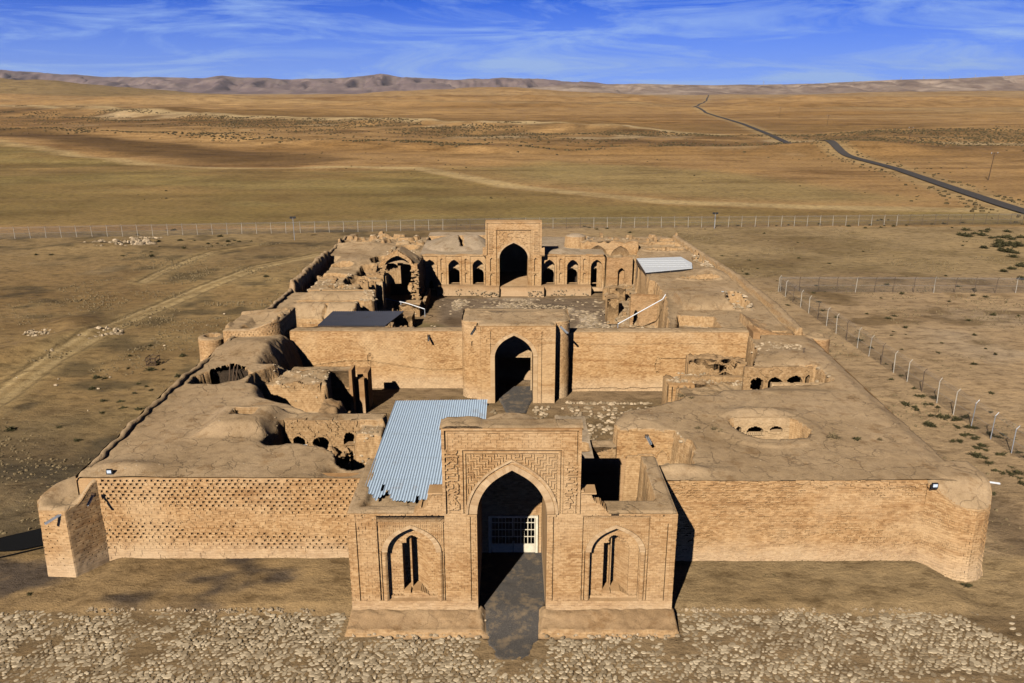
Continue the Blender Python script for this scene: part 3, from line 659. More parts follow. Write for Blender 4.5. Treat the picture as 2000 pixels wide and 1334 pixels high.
relief('upper_facade', t, M['brick'], us, vs, d_top, front(FY - .02), rag=.004, outdepth=1.0)
def niche_depth(U, V, cx, D):
    w_, zs, rise = 1.42, 4.65, 1.55
    ia = inarch(U, V, cx, w_, zs, rise, 1.35)
    x = U - cx
    inner_w = inarch(U, V, cx - .12, .98, 4.55, 1.0, 1.35)
    # polygonal recess: deep at the left, a slender colonnette, then a splayed right cheek
    dd = np.where(x < -.62, 0.0, np.where(x < -.20, .85, np.where(x < -.12, .32, np.where(x < .14, 1.0, np.clip(.95 - (x - .14) * 1.1, .0, 1.0)))))
    head = (V > 5.0) & (np.hypot(x + .02, V - 5.15) > .34)
    dd = np.where(head & (x > -.62), np.where(x < .05, 0.0, dd * .35), dd)
    dn = .42 + np.where(inner_w, dd, 0) + slots(U * 1.7, V * 1.7, .035)
    D = np.where(ia, dn, D)
    sill = ia & (V < 1.75 + 0 * x); D = np.where(ia & (V < 1.42 + .45 * np.clip(dn - .2, 0, 1)), np.minimum(dn, .30), D)
    return D, ia
def d_low(U, V):
    amp = np.where(np.abs(U) < 4, .02, .045) * (.3 + ss(-.2, .4, fbm(U / 2.2, V / 1.2, 14, 3)))
    D = slots(U, V, amp) + joints(U, V, .006)
    for cx in (-5.80, 6.02 - .04):
        f = np.minimum(np.minimum(U - cx + 1.93, cx + 1.93 - U), 6.98 - V)
        D = np.where((f >= 0) & (f < .07) & (V > 1.35), .14, D)
        inside = f >= .07
        a_ = np.floor((U + V) / .12) + np.floor((U - V) / .12)
        sp_ = inside & (V > 4.4)
        D = np.where(sp_, .05 + np.where(a_ % 2 == 0, .035, 0), D)
        D = np.where(inside & ~sp_, slots(U, V, .03) + .03, D)
        for s in (-1, 1):   # engaged columns beside the niche
            q = np.abs(U - (cx + s * 1.60)); D = np.where((V < 4.65) & (V > 1.35) & (q < .14), -.05 + q * q * 6, D); D = np.where((V < 4.65) & (V > 1.35) & (q >= .14) & (q < .19), .16, D)
        D, ia = niche_depth(U, V, cx, D)
    # centre pilasters and corner columns
    for s in (-1, 1):
        q = np.abs(U) if True else 0
        D = np.where((s * U > 2.34) & (s * U < 2.42) & (V < 7.0), .16, D)
        D = np.where((s * U >= 1.9) & (s * U <= 2.34) & (V < 7.0), joints(U, V, .012) - .03, D)
        D = np.where((s * U > 1.9) & (s * U < 2.5) & (V > 7.0) & (V < 7.12), -.10, D)
        D = np.where((s * U > 8.88) & (s * U < 8.97) & (V < 6.5), .15, D)
        D = np.where((s * U > 8.97) & (s * U < 9.15), -.03, D)
    D = np.where((V < 1.35), -.02, D)
    D = np.where((np.abs(U) < 1.99) & (V < 7.3), np.nan, D)
    D = np.where(inarch(U, V, 0, 1.99, 7.16, 2.74, 0), np.nan, D)
    top = np.interp(np.abs(U), [0, 3.9, 4.35, 4.7, 5.1, 5.6, 6.1], [9, 8.6, 8.45, 8.0, 7.6, 7.25, 7.12]) + .3 * (vn(U * 4, U * 0, 2) - .5)
    top = np.where(np.abs(U) > 6.1, 7.12, top); top = np.floor(top / .1) * .1
    D = np.where((V > top) | ((V > 7.16) & (np.abs(U) < 3.88)), np.nan, D)
    return D, np.full(D.shape, .8)
us = np.arange(-9.45, 9.451, .05); vs = np.arange(.55, 8.7, .05)
relief('front_wall', t, M['brick'], us, vs, d_low, front(FY), rag=.006, outdepth=.8)
arch_ring('arch_ring', t, 0, 2.0, 7.16, 2.74, .42, FY - .02, .07, .04, M['voussoir'])
arch_ring('arch_moulding', t, 0, 2.50, 7.16, 3.30, .12, FY - .02, .10, .04, M['voussoir'])
for s, cx in ((-1, -5.80), (1, 5.98)): arch_ring('niche_arch', t, cx, 1.42, 4.65, 1.55, .30, FY, .035, .05, M['voussoir'])
# back of the upper wall, cornice of mud
mb = MB(); mb.box(-3.88, 3.83, FY + .88, FY + 1.25, 10.25, 12.40, .5); mb.box(-3.88, -2.1, FY + .88, FY + 1.25, 7.0, 10.25, .5); mb.box(2.1, 3.83, FY + .88, FY + 1.25, 7.0, 10.25, .5); mb.build('upper_wall_core', M['brick_dark'], t)
hfield('wall_cap', t, M['mud'], -3.98, 3.93, FY - .10, FY + 1.35, .12, lambda X, Y: 12.5 + .05 * fbm(X / .8, Y / .5, 91, 3) - .10 * ss(.25, .0, np.minimum(Y - FY + .10, FY + 1.35 - Y)) + .14 * ss(-1.5, -2.0, X) * ss(-3.9, -3.6, X), skirt=12.36)
for s in (-1, 1):
    mb = MB(); a_, c_ = sorted((s * 3.9, s * 4.75)); mb.box(a_, c_, FY - .12, FY + .95, 8.42, 8.50, .5, .01)
    mb.build('ledge', M['brick'], t)
tunnel('archway', t, 0, 1.99, 7.16, 2.74, .5, FY + .45, 46.8, M['brick'], floor_=False)
# back wall of the archway with the gate opening
def d_back(U, V):
    D = slots(U, V, .02) + joints(U, V, .006)
    return np.where((U > -1.58) & (U < 1.76) & (V < 3.35), np.nan, D), np.full(U.shape, .45)
relief('back_wall', t, M['brick'], np.arange(-2.0, 2.01, .06), np.arange(.45, 9.95, .06), d_back, front(46.8), outdepth=.3)
hm = hfield('vault_roof', t, M['mud'], -3.6, 3.5, FY + 1.2, 47.8, .2, lambda X, Y: 10.25 - .17 * X ** 2 + .05 * fbm(X, Y, 92, 3))
# flanking roof on the left and open stair well on the right
def f_left(X, Y):
    rim = np.minimum(np.minimum(X + 9.52, Y - FY + .02), 99)
    z = 6.88 + .32 * ss(1.15, .75, rim + .15 * fbm(X, Y, 93, 3)) - .18 * ss(.22, .0, rim) + .05 * fbm(X / .9, Y / .9, 94, 4)
    return z
hfield('left_roof', t, M['mud'], -9.46, -3.4, FY + .03, 47.3, .12, f_left, skirt=6.6)
mb = MB(); mb.box(-9.38, -3.0, FY + 1.65, 47.2, 0, 6.7, .5)
mb.build('left_block', M['brick'], t)
for s_, x in ((-1, -9.44), (1, 9.44)):
    relief('side_wall', t, M['brick'], np.arange(FY, 48.0, .1), np.arange(0, 7.12, .085), lambda U, V: (slots(U, V, .04), None), (lambda u, v, d, x=x, s_=s_: (x - s_ * d + 0 * u, u, v)), rag=.006)
mb = MB(); mb.quad((3.4, 47.95, 0), (9.4, 47.95, 0), (9.4, 47.95, 6.9), (3.4, 47.95, 6.9)); mb.build('rear_wall', M['brick_dark'], t)
def f_right(X, Y):
    wob = .12 * fbm(X / .9, Y / .9, 95, 3)
    fr = Y - FY; rt = 9.5 - X
    z = np.full(X.shape, .6) + .3 * ss(.5, -.5, np.hypot(X - 8, Y - 42.4) - 1.5)
    wall = np.maximum(ss(1.62, 1.50, fr + wob), ss(1.20, 1.05, rt + wob) * ss(7.55, 7.35, fr))
    wall = np.maximum(wall, ss(7.0, 7.2, fr - .4) * ss(7.2, 7.6, X + 0 * fr))
    wall = np.maximum(wall, ss(-.06, .06, 3.75 - X))
    top = 7.22 + .06 * wob - .16 * ss(.24, 0, np.minimum(fr + .02, rt)) - .12 * ss(1.30, 1.62, fr) * (rt > 1.2)
    return z * (1 - wall) + top * wall
hfield('right_room', t, M['mud'], 3.4, 9.46, FY + .03, 48.0, .1, f_right, skirt=6.9)
# platform in front
def f_plat(X, Y):
    s = .78 + .06 * fbm(X / 1.2, Y / 1.2, 96, 4); edge = np.minimum(Y - 38.75 - .12 * fbm(X / 1.1, 0 * X, 97, 3), np.minimum(X + 9.65, 9.7 - X))
    s = s + .10 * fbm(X / .5, Y / .35, 196, 4); z = s * ss(-.02, .12, edge) * (.52 + .48 * ss(.1, 1.45, Y - 38.8))
    ramp_ = ss(1.75 + .2 * vn(Y * 2, Y * 0, 3), 1.45, np.abs(X))
    z = z * (1 - ramp_) + (.04 + .42 * ss(38.4, 41.5, Y)) * ramp_
    return np.where(Y > 42, .42, z)
hfield('front_platform', t, M['rubble'], -9.8, 9.85, 38.5, 40.7, .1, f_plat, skirt=-.3)
mb = MB()
for i in range(150):
    s = random.choice((-1, 1)); x = s * random.uniform(1.5, 2.2) if i < 26 else s * random.uniform(1.9, 9.6)
    y = random.uniform(38.4, 40.9) if i < 26 else random.uniform(38.5, 39.0); r = random.uniform(.06, .17)
    mb.rock(x, y, .12 + .25 * ss(38.5, 40, y) , r, random.random(), .6)
mb.rock(-1.88, 40.15, .5, .20, 1.0, 1.0)
tag(mb.build('edge_stone', M['rubblestone'], t), kind='stuff')
def f_path(X, Y): return .06 + .46 * ss(38.3, 41.2, Y) + .03 * fbm(X / .7, Y / .7, 98, 3) - .5 * ss(0, .18, np.abs(X) - np.interp(Y, [36.8, 37.3, 38.5, 40, 47.5], [.7, 1.25, 1.45, 1.7, 2.2]) - .35 * fbm(X * 0 + 3 * np.sign(X), Y * 1.6, 99, 4) + .35 * ss(40, 39, Y) - .25) 
tag(hfield('gravel_path', None, M['gravel'], -2.6, 2.6, 36.8, 47.4, .1, f_path), kind='structure')
# metal gate
g = W(thing('gate', 'cream painted double metal gate with vertical bars, half in shadow inside the front archway', 'gate', (0.1, 46.9, .5)))
gy = 46.72
mb = MB()
for x0, x1 in ((-1.56, -1.40), (1.56, 1.72)): mb.box(x0, x1, gy, gy + .12, .55, 3.3, .6)
mb.box(-1.40, 1.56, gy, gy + .12, 3.18, 3.3); mb.build('gate_frame', M['white'], g)
for x0, x1 in ((-1.38, .06), (.10, 1.54)):
    lf = MB(); lf.box(x0, x1, gy + .02, gy + .08, .58, 1.22); lf.box(x0 + .08, x1 - .08, gy - .005, gy + .02, .66, 1.14)
    lo = lf.build('gate_leaf', M['white'], g)
    bm_ = MB()
    for k in range(7):
        x = x0 + .03 + (x1 - x0 - .06) * k / 6; wd = .045 if k in (0, 2, 4, 6) else .022
        bm_.box(x - wd / 2, x + wd / 2, gy + .02, gy + .06, 1.22, 3.17)
    for z in (1.75, 2.27, 2.8): bm_.box(x0, x1, gy + .012, gy + .052, z, z + .045)
    bm_.build('bars', M['white'], lo)
    hb = MB(); hb.box((x1 if x0 < 0 else x0) - .05, (x1 if x0 < 0 else x0) + .05, gy - .05, gy + .02, 1.5, 1.72); hb.build('handle', M['black'], lo)
# ---------------------------------------------------------------- corrugated sheet over the left roof
def corrugated(name, parent, xs0, xs1, y0f, y1f, zf, per, amp, mt, res=6, holes=None, seam=None, thick=False):
    n = int((xs1 - xs0) / per); V = []; F = []; mi = []
    for i in range(n):
        for k in range(res):
            xa = xs0 + (i + k / res) * per; xb = xs0 + (i + (k + 1) / res) * per; xm = xs0 + (i + .5) * per
            ya, yb = y0f(xm, i), y1f(xm); m = max(2, int((yb - ya) / .7))
            for j in range(m):
                p, q = ya + (yb - ya) * j / m, ya + (yb - ya) * (j + 1) / m
                if holes and holes(xm, (p + q) / 2): continue
                ba = len(V)
                for (x, y) in ((xa, p), (xb, p), (xb, q), (xa, q)):
                    V.append((x, y, zf(x, y) + amp * math.cos(2 * math.pi * (x - xs0) / per)))
                F.append((ba, ba + 1, ba + 2, ba + 3))
    V = np.array(V); return link(name, mesh_from(name, V, np.array(F), mt, smooth=False), parent)
rag_ = [random.uniform(0, 1) for _ in range(100)]
def yl_(x, i):
    base = np.interp(x, [-9, -8.75, -8.5, -8.25, -8.0, -7.7, -7.5, -7.0, -6.3, -5.6, -5.0, -4.3, -4.0, -1], [43.3, 43.1, 42.6, 42.3, 41.75, 42.1, 42.9, 41.75, 41.62, 41.62, 41.9, 43.1, 43.2, 44.0])
    return float(base + .28 * rag_[i % 100] * (x < -4.2))
rf = W(thing('corrugated_roof', 'pale blue corrugated metal roof with a torn front edge beside the tall gateway', 'metal roof', (-6, 50, 6.9)))
seams = [44.6, 47.6, 51.2, 57.5]
a0 = 41
for k, yb in enumerate(seams):
    ya = a0
    corrugated('roof_sheet', rf, -8.95, -1.75, (lambda x, i, ya=ya: max(yl_(x, i), ya - .12)), (lambda x, yb=yb: yb + (.0 if yb < 57 else .012 * x * 3)),
               (lambda x, y, k=k: 7.12 + .012 * k + .012 * (y - 41)), .172, .032, M['bluesheet'],
               holes=(lambda x, y: y < 43.6 and vn(x * 3.2, y * 1.1, 77) > .84)); a0 = yb
mb = MB()
for y in (49, 53, 57.2): mb.box(-8.9, -1.8, y, y + .12, 6.95, 7.07)
for x in (-8.6, -5.4, -2.2): mb.bar((x, 57.1, .2), (x, 57.1, 6.95), .07)
mb.build('support_frame', M['rust'], rf)
# ================================================================ FRONT CURTAIN WALLS
def curtain(name, label, x0, x1, y0, zb, zt, dfn, batter=.03, ragtop=0, cell=(.1, .085), mt='brick', thick=1.0):
    t = W(thing(name, label, 'wall', ((x0 + x1) / 2, y0, 0)))
    us = np.arange(x0, x1 + .001, cell[0]); vs = np.arange(zb, zt + .001, cell[1])
    def dep(U, V):
        D = dfn(U, V)
        return D, np.full(D.shape, .3)
    relief('brick_face', t, M[mt], us, vs, dep, lambda u, v, d: (u, y0 + d - (zt - v) * batter, v), rag=.012, outdepth=.8)
    return t
def amp_l(U, V): return .12 * ss(-.35, .1, fbm(U / 5.0, V / 1.3, 201, 3) + .9 * ss(3.4, 5.6, V) - .35 + .5 * ss(2.2, 1.4, np.abs(V - 1.6) + 1.2))
cl = curtain('curtain_wall', 'front curtain wall left of the gateway, studded with rows of dark brick slots', -26.95, -9.4, 46.6, .1, 6.2,
        lambda U, V: np.where(V < .95, .0, slots(U, V, 1.0, .40, .255, .12, .17) * np.minimum(1, .04 + 1.5 * amp_l(U, V))) + np.where(V < .9, -.02, 0) + .03 * (fbm(U * 3, V * 3, 7, 2) > .35))
def d_cr(U, V):
    a = .05 + .09 * ss(-.3, .4, fbm(U / 3, V / .9, 211, 4))
    k = np.floor(V / .17); uu = (U + .2 * (k % 2)) % .4; r = V - k * .17
    s = np.where(((uu > .1) & (r > .08)) | ((uu < .05)), a * _h(np.floor((U + .2 * (k % 2)) / .4), k, 4), 0)
    er = (V > 5.5) * .12 * (fbm(U * 1.2, V * 5, 212, 3) > .12)
    return s + er - .05 * (V < .5) - .05 * (V < .25)
cr_ = curtain('curtain_wall', 'front curtain wall right of the gateway, paler, with fine brick courses and a worn top edge', 9.4, 26.85, 46.3, .1, 6.17, d_cr)
mb = MB()
for i in range(60):
    x = random.uniform(19.5, 26.5); mb.box(x, x + .25, 45.6, 46.2, .1, .22 + .04 * random.random(), random.random(), .01)
mb.box(19.3, 26.6, 45.55, 46.2, -.1, .2, .6); mb.build('brick_footing', M['brick'], cr_)
# polygonal / round towers
def tower(name, label, path, zb, topf, capf, pat, mt='brick', bat=.04, cell=(.1, .085), loc=None, capmat='mud', capbox=None, capres=.15, group=None, zt=9):
    t = W(thing(name, label, 'tower', loc or (path[0][0], path[0][1], 0), group))
    P = np.array(path, float); s = np.concatenate([[0], np.cumsum(np.hypot(*(P[1:] - P[:-1]).T))])
    n = int(s[-1] / cell[0]); us = np.unique(np.concatenate([np.linspace(0, s[-1], n + 1), s])); us = us[np.concatenate([[True], np.diff(us) > .02])]
    us[-1] = s[-1]
    vs = np.arange(zb, zt, cell[1])
    dd = np.gradient(P, axis=0); dd /= np.hypot(dd[:, 0], dd[:, 1])[:, None]; nm = np.stack([dd[:, 1], -dd[:, 0]], 1)
    def mapf(u, v, d):
        x = np.interp(u, s, P[:, 0]); y = np.interp(u, s, P[:, 1]); a = np.interp(u, s, nm[:, 0]); b_ = np.interp(u, s, nm[:, 1])
        o = (-d) + np.clip(5 - v, 0, 9) * bat
        return (x + a * o, y + b_ * o, v)
    def dep(U, V):
        D = pat(U, V); x = np.interp(U, s, P[:, 0]); y = np.interp(U, s, P[:, 1])
        return np.where(V > topf(x, y), np.nan, D), np.full(D.shape, .3)
    relief('brick_shell', t, M[mt], us, vs, dep, mapf, rag=.012, outdepth=.3)
    polycap('mud_cap', t, M[capmat], path, capf, topf)
    return t
tl = lambda x, y: 4.75 + .45 * ss(45, 48, y) + .95 * ss(-28.3, -27.0, x) * ss(45.0, 46.3, y)
pl = [(-27.6, 49.6), (-28.6, 49.3), (-29.6, 48.6), (-30.3, 47.6), (-30.65, 46.5), (-30.6, 45.9), (-30.0, 44.95), (-28.3, 44.85), (-26.95, 46.6), (-26.9, 49.4)]
tower('corner_tower', 'angular front left corner tower of slotted brick with a sagging mud top', pl, -.3, tl,
      lambda X, Y, sd: tl(X, Y) + .14 * ss(.0, .16, sd) - .26 * ss(.35, 1.3, sd) + .04 * fbm(X, Y, 221, 4),
      lambda U, V: slots(U, V, .10) * ss(.3, 1.3, V) * (.35 + .65 * ss(-.3, .2, fbm(U, V / 1.2, 222, 3))), loc=(-29, 46, 0))
tr_ = lambda x, y: 5.05 + 1.05 * ss(44.6, 46.7, y) + 0 * x
pr = [(26.9, 49.2), (26.85, 46.3), (28.1, 44.95), (28.6, 44.6), (29.2, 44.45), (29.8, 44.6), (30.3, 45.0), (30.65, 45.6), (30.85, 46.4), (30.95, 47.4), (30.9, 49.2)]
tower('corner_tower', 'front right corner tower with pale faceted brick sides and a small floodlight on top', pr, -.3, tr_,
      lambda X, Y, sd: tr_(X, Y) + .14 * ss(.0, .3, sd) + .04 * fbm(X, Y, 223, 4),
      lambda U, V: d_cr(U, V) + slots(U, V, .05) * (V > 3.6), loc=(29, 46, 0))
# ================================================================ ROOFED WINGS AND RUINED ROOMS
def xl(Y): return np.interp(Y, [46, 47.3, 56, 64.4, 69.9, 80, 95.7, 122.4, 137], [-28.1, -28.2, -28.6, -28.85, -28.5, -28.4, -28.2, -28.7, -28.9]) + .08 * np.sin(Y * 1.7) + .05 * np.sin(Y * 4.1)
LOBE = [(-29.5, 46.0), (-9.4, 46.0), (-9.5, 48.4), (-10.6, 48.5), (-11.9, 49.3), (-12.2, 50.3), (-13.2, 51.4), (-15, 51.8), (-17.3, 51.7), (-17.9, 52.6), (-17.4, 55.9), (-9.7, 56.0), (-9.6, 57.4), (-13.6, 57.7), (-13.9, 58.8), (-15, 60.2), (-17, 61.6), (-20, 63), (-22.6, 64.1), (-22.9, 66.6), (-21.7, 68.6), (-21.3, 72), (-21.5, 80.5), (-29.5, 80.5)]
H1 = [(-27.7, 64.1), (-25.6, 63.9), (-23.7, 64.8), (-23.3, 66.6), (-24.3, 68.3), (-25.6, 68.9), (-26.9, 67.6), (-27.9, 65.8)]
def f_lw(X, Y):
    wx = X + .28 * fbm(X / .9, Y / .9, 301, 4); wy = Y + .28 * fbm(X / .9, Y / .9, 302, 4)
    base = 6.25 + .10 * fbm(X / 4, Y / 4, 303, 4) + .015 * fbm(X / .7, Y / .7, 304, 3)
    base += .35 * np.exp(-(((X + 25.5) / 2.5) ** 2 + ((Y - 47.8) / .9) ** 2)) + .05 * fbm(X / 1.7, Y / 1.7, 299, 4)
    e = X - xl(Y); base = base - .3 * ss(.15, -.1, e)
    # skylight mound
    rr = np.maximum(np.abs(X + 20.2) / 1.7, np.abs(Y - 55.6) / 1.6); base += .75 * ss(1.9, .8, rr)
    base -= 1.2 * np.exp(-(((X + 17.1) / 1.0) ** 2 + ((Y - 54.0) / 1.6) ** 2))
    sk = (np.abs(X + 20.25) < .85) & (np.abs(Y - 56.0) < .55); base = np.where(sk, 3.5, base)
    base -= .6 * np.exp(-(((X + 11.2) / 1.2) ** 2 + ((Y - 48.2) / 1.0) ** 2))
    base += .8 * np.exp(-(((X + 25) / 3.6) ** 2 + ((Y - 73.5) / 3.0) ** 2))
    sd = sdist(wx, wy, LOBE)
    soft = ss(57.3, 58.6, Y) * ss(71, 68, Y) * ss(-22, -19, X)
    wall = ss(-.1, .12, sd) * (1 - soft) + ss(-.1, 2.6, sd) ** .6 * soft
    back = ss(69, 70, Y) * ss(-25, -24, X); wall = wall * (1 - back) + back * ss(-.2, 2.4, sd) ** .5
    # what lies lower
    low = .28 + .25 * fbm(X / 1.2, Y / 1.2, 305, 4)
    pit = ss(-9.3, -10.5, X) * (Y > 50.5) * (Y < 56.2); low = np.where(pit > 0, 2.5 + 1.2 * ss(-11, -15, X) + 1.1 * fbm(X / 1.1, Y / 1.1, 306, 4) - 2.2 * ss(-10.9, -9.8, X) * ss(55.5, 53.5, Y), low)
    chunk = ss(-12.0, -11.4, X + .5 * fbm(Y / .7, X / .7, 307, 3)) * ss(-9.3, -9.7, X) * ss(53.2, 54.2, Y + .6 * fbm(X / .6, Y / .6, 308, 3)); low = np.where((Y < 56.2), low * (1 - chunk) + (5.8 + .2 * fbm(X, Y, 309, 3)) * chunk, low)
    p2 = sdist(wx, wy, [(-22.9, 64.2), (-18.2, 63.4), (-16.6, 66.0), (-17.2, 70.9), (-22.4, 70.6)])
    low = np.where(p2 > 0, np.interp(Y, [63, 66.5, 67.2, 71], [3.0, 2.4, 4.9, 5.1]) + .2 * fbm(X, Y, 310, 3), low)
    z = low * (1 - wall) + base * wall
    h = ss(-.1, .1, sdist(wx, wy, H1)); z = z * (1 - h) + (3.9 + .5 * fbm(X, Y, 311, 3) - 1.0 * ss(-25.8, -27, X)) * h
    z = np.where(e < -.15, -1, z)
    return z
lw = W(thing('left_wing', 'mud roofed left wing behind the slotted front wall, cracked roof with collapsed holes', 'ruined building', (-19, 60, 0)))
hfield('mud_roof', lw, M['mud'], -29.2, -9.3, 46.52, 79.4, .14, f_lw, zb=.75, nocliff=[(-17.4, -11.3, 55.0, 57.0), (-27.4, -23.4, 67.2, 69.6)])
mb = MB(); ysw = np.arange(46.6, 79.5, 1.0)
for a, b_ in zip(ysw[:-1], ysw[1:]): mb.quad((float(xl(a)) - .15, a, 0), (float(xl(b_)) - .15, b_, 0), (float(xl(b_)) - .1, b_, 6.3), (float(xl(a)) - .1, a, 6.3), .5)
mb.build('outer_wall', M['brick_dark'], lw)
mb = MB(); mb.box(-28.3, -26.8, 46.62, 47.1, 0, 6.12, .5, .02); mb.build('wall_end', M['brick'], lw)
def clods(parent, fn, x0, x1, y0, y1, n, seed):
    r = np.random.default_rng(seed); x = r.uniform(x0, x1, n); y = r.uniform(y0, y1, n); z = fn(x[None], y[None])[0]; mb = MB()
    for a, b_, c_ in zip(x, y, z):
        if c_ > 5.9 and fbm(np.array([a / 4]), np.array([b_ / 4]), seed, 3)[0] > -.1: mb.rock(a, b_, c_ - .02, r.uniform(.03, .09), r.random() * .7, .6)
    tag(mb.build('roof_clod', M['rubblestone'], parent), kind='stuff')
clods(lw, f_lw, -28, -10, 47, 79, 700, 5)
def roll(name, parent, ys, xf, zf, r):
    mb = MB(); k = 10; n = len(ys)
    for i, y in enumerate(ys):
        rr = r * (1 + .12 * math.sin(y * 1.3) + .1 * math.sin(y * 3.1))
        for q in range(k):
            a = 2 * math.pi * q / k; mb.v.append((float(xf(y)) + .30 + rr * 1.15 * math.cos(a), y, zf(y) + rr * math.sin(a)))
    for i in range(n - 1):
        for q in range(k): mb.f.append((i * k + q, i * k + (q + 1) % k, (i + 1) * k + (q + 1) % k, (i + 1) * k + q)); mb.t.append(.5)
    return mb.build(name, M['mud'], parent, smooth=True)
roll('parapet_roll', lw, np.arange(47.6, 77.2, .2), xl, lambda y: 6.33 + .05 * math.sin(y * .6), .21)
def arcade(name, parent, x0, x1, zb, zt, y0, arches, mt, cell=.07, dark=1.2, tilt=0, ragtop=.12, deco=False, zb0=None, seed=1):
    def dep(U0, V0):
        wv = .20 if mt in ('rubble', 'dark') else .04; U = U0 + wv * fbm(U0 * 1.1, V0 * 1.1, seed + 7, 3); V = V0 + wv * .7 * fbm(U0 * 1.3, V0 * 1.3, seed + 8, 3)
        D = slots(U0, V0, .04, .3, .2, .1, .12) + (.09 if mt == 'rubble' else .04) * (fbm(U * 1.6, V * 1.6, seed, 3) > .1)
        if deco:
            for k, zz in enumerate((.15, .62)): D = np.where(np.abs(V - (zb + (zt - zb) * zz)) < .05, -.06, D)
        for cx, w_, zs, rise, d_, *lo_ in arches:
            zlo = lo_[0] if lo_ else zb - 1
            a = np.abs(U - cx) / (w_ + .14); D = np.where((a < 1) & (V < zs + (rise + .14) * af(a)) & (V > max(zb, zlo - .1)), -.05, D)
            D = np.where(inarch(U, V, cx, w_, zs, rise, zlo), (np.nan if d_ >= .75 else d_), D)
        top = zt - ragtop * 2 * vn(U * 1.5, U * 0, seed + 3) ; D = np.where(V > top, np.nan, D)
        return D, np.full(D.shape, .55)
    return relief(name, parent, M[mt], np.arange(x0, x1 + .001, cell), np.arange(zb, zt + .001, cell), dep, lambda u, v, d: (u, y0 + d + tilt * (v - zb), v), rag=.02, outdepth=.4)
arcade('collapsed_room_wall', lw, -17.3, -11.2, 3.2, 6.28, 55.93, [(-16.3, .45, 4.5, .5, 1.0), (-14.7, .62, 4.35, .55, 1.0), (-12.5, .4, 5.0, .35, .8, 4.3)], 'rubble', seed=331, ragtop=.03)
pl_ = arcade('pleated_wall', lw, -20.8, -17.2, 2.4, 5.2, 67.0, [], 'rubble', seed=332)
arcade('hole_wall', lw, -27.2, -23.6, 3.5, 6.0, 68.2, [(-25.6, .1, 4.8, .2, .5)], 'dark', seed=334)  # wall coloured near-black to give the hole its shade
mb = MB()
for i in range(3): mb.bar((-25.2 + .25 * i, 66.2, 4.4), (-25.5 + .35 * i, 68.1, 6.3 + .3 * random.random()), .06)
for i in range(4): mb.bar((-27 + i * .6, 65 + i * .3, 4.6), (-24 + .1 * i, 66.3 + .2 * i, 4.4), .06)
mb.build('roof_beam', M['wood'], lw)
mb = MB()
for i in range(260):
    x, y = random.choice([(random.uniform(-17.3, -10), random.uniform(51.9, 55.7)), (random.uniform(-15, -10), random.uniform(53, 55.8)), (random.uniform(-22, -17), random.uniform(66.8, 70.6))])
    z = float(f_lw(np.array([[x]]), np.array([[y]]))[0, 0])
    if z > .5: mb.rock(x, y, z - .04, random.uniform(.06, .2), random.random())
tag(mb.build('fallen_brick', M['rubblestone'], lw), kind='stuff')
mb = MB(); mb.box(-20.25 - .95, -20.25 + .95, 56.55, 56.65, 5.9, 6.95, .5, .02); mb.build('skylight_rim', M['rubble'], lw)
mb = MB()
for i in range(90):
    x = random.uniform(-16.8, -9.9); y = random.uniform(54.2, 55.8); mb.rock(x, y, 2.6 + .9 * (x < -12.5) + .5 * random.random(), random.uniform(.2, .48), random.random() * .5, .9)
tag(mb.build('fallen_brick', M['rubble'], lw), kind='stuff')
# standing ivan walls of the first court (left)
sw = W(thing('standing_wall', 'detached brick wall with raised courses between the left wing and inner curtain wall', 'wall', (-18, 72, 0)))
def d_sw(U, V):
    D = slots(U, V, .05, .32, .2, .12, .1)
    pn = (V > 3.2) & (V < 4.15) & (U > -20.2) & (U < -16.6); D = np.where(pn, .05 - .09 * ((np.floor(V / .12) % 2) == 0), D)
    D = np.where((np.abs(V - 3.0) < .06), -.08, D)
    return D, np.full(D.shape, .5)
relief('brick_face', sw, M['brick'], np.arange(-21.0, -15.5, .08), np.arange(0, 4.7, .07), d_sw, front(71.4), outdepth=.5)
hfield('wall_top', sw, M['mud'], -21.05, -15.5, 71.38, 72.7, .12, lambda X, Y: 4.72 + .12 * fbm(X, Y, 341, 4), skirt=.1)
mb = MB(); mb.box(-15.5, -15.2, 71.2, 72.9, 0, 4.85, .4, .03); mb.box(-15.2, -14.3, 72.2, 72.9, 0, 3.6, .4, .03); mb.box(-14.5, -14.1, 73.2, 75.3, 0, 3.9, .4, .04); mb.box(-15.4, -14.4, 74.6, 75.2, 0, 3.8, .4, .03)
mb.build('pier', M['brick_dark'], sw)
sw2 = W(thing('broken_wall', 'small broken wall end with a rubble edge beside the rounded left roof', 'wall', (-14.8, 62, 0)))
hfield('mud_top', sw2, M['rubble'], -16.2, -14.0, 60.6, 64.4, .15, lambda X, Y: 4.6 + .5 * fbm(X, Y, 342, 4) - 1.2 * ss(-14.9, -14.2, X + .3 * fbm(Y, X, 344, 3)), skirt=0)
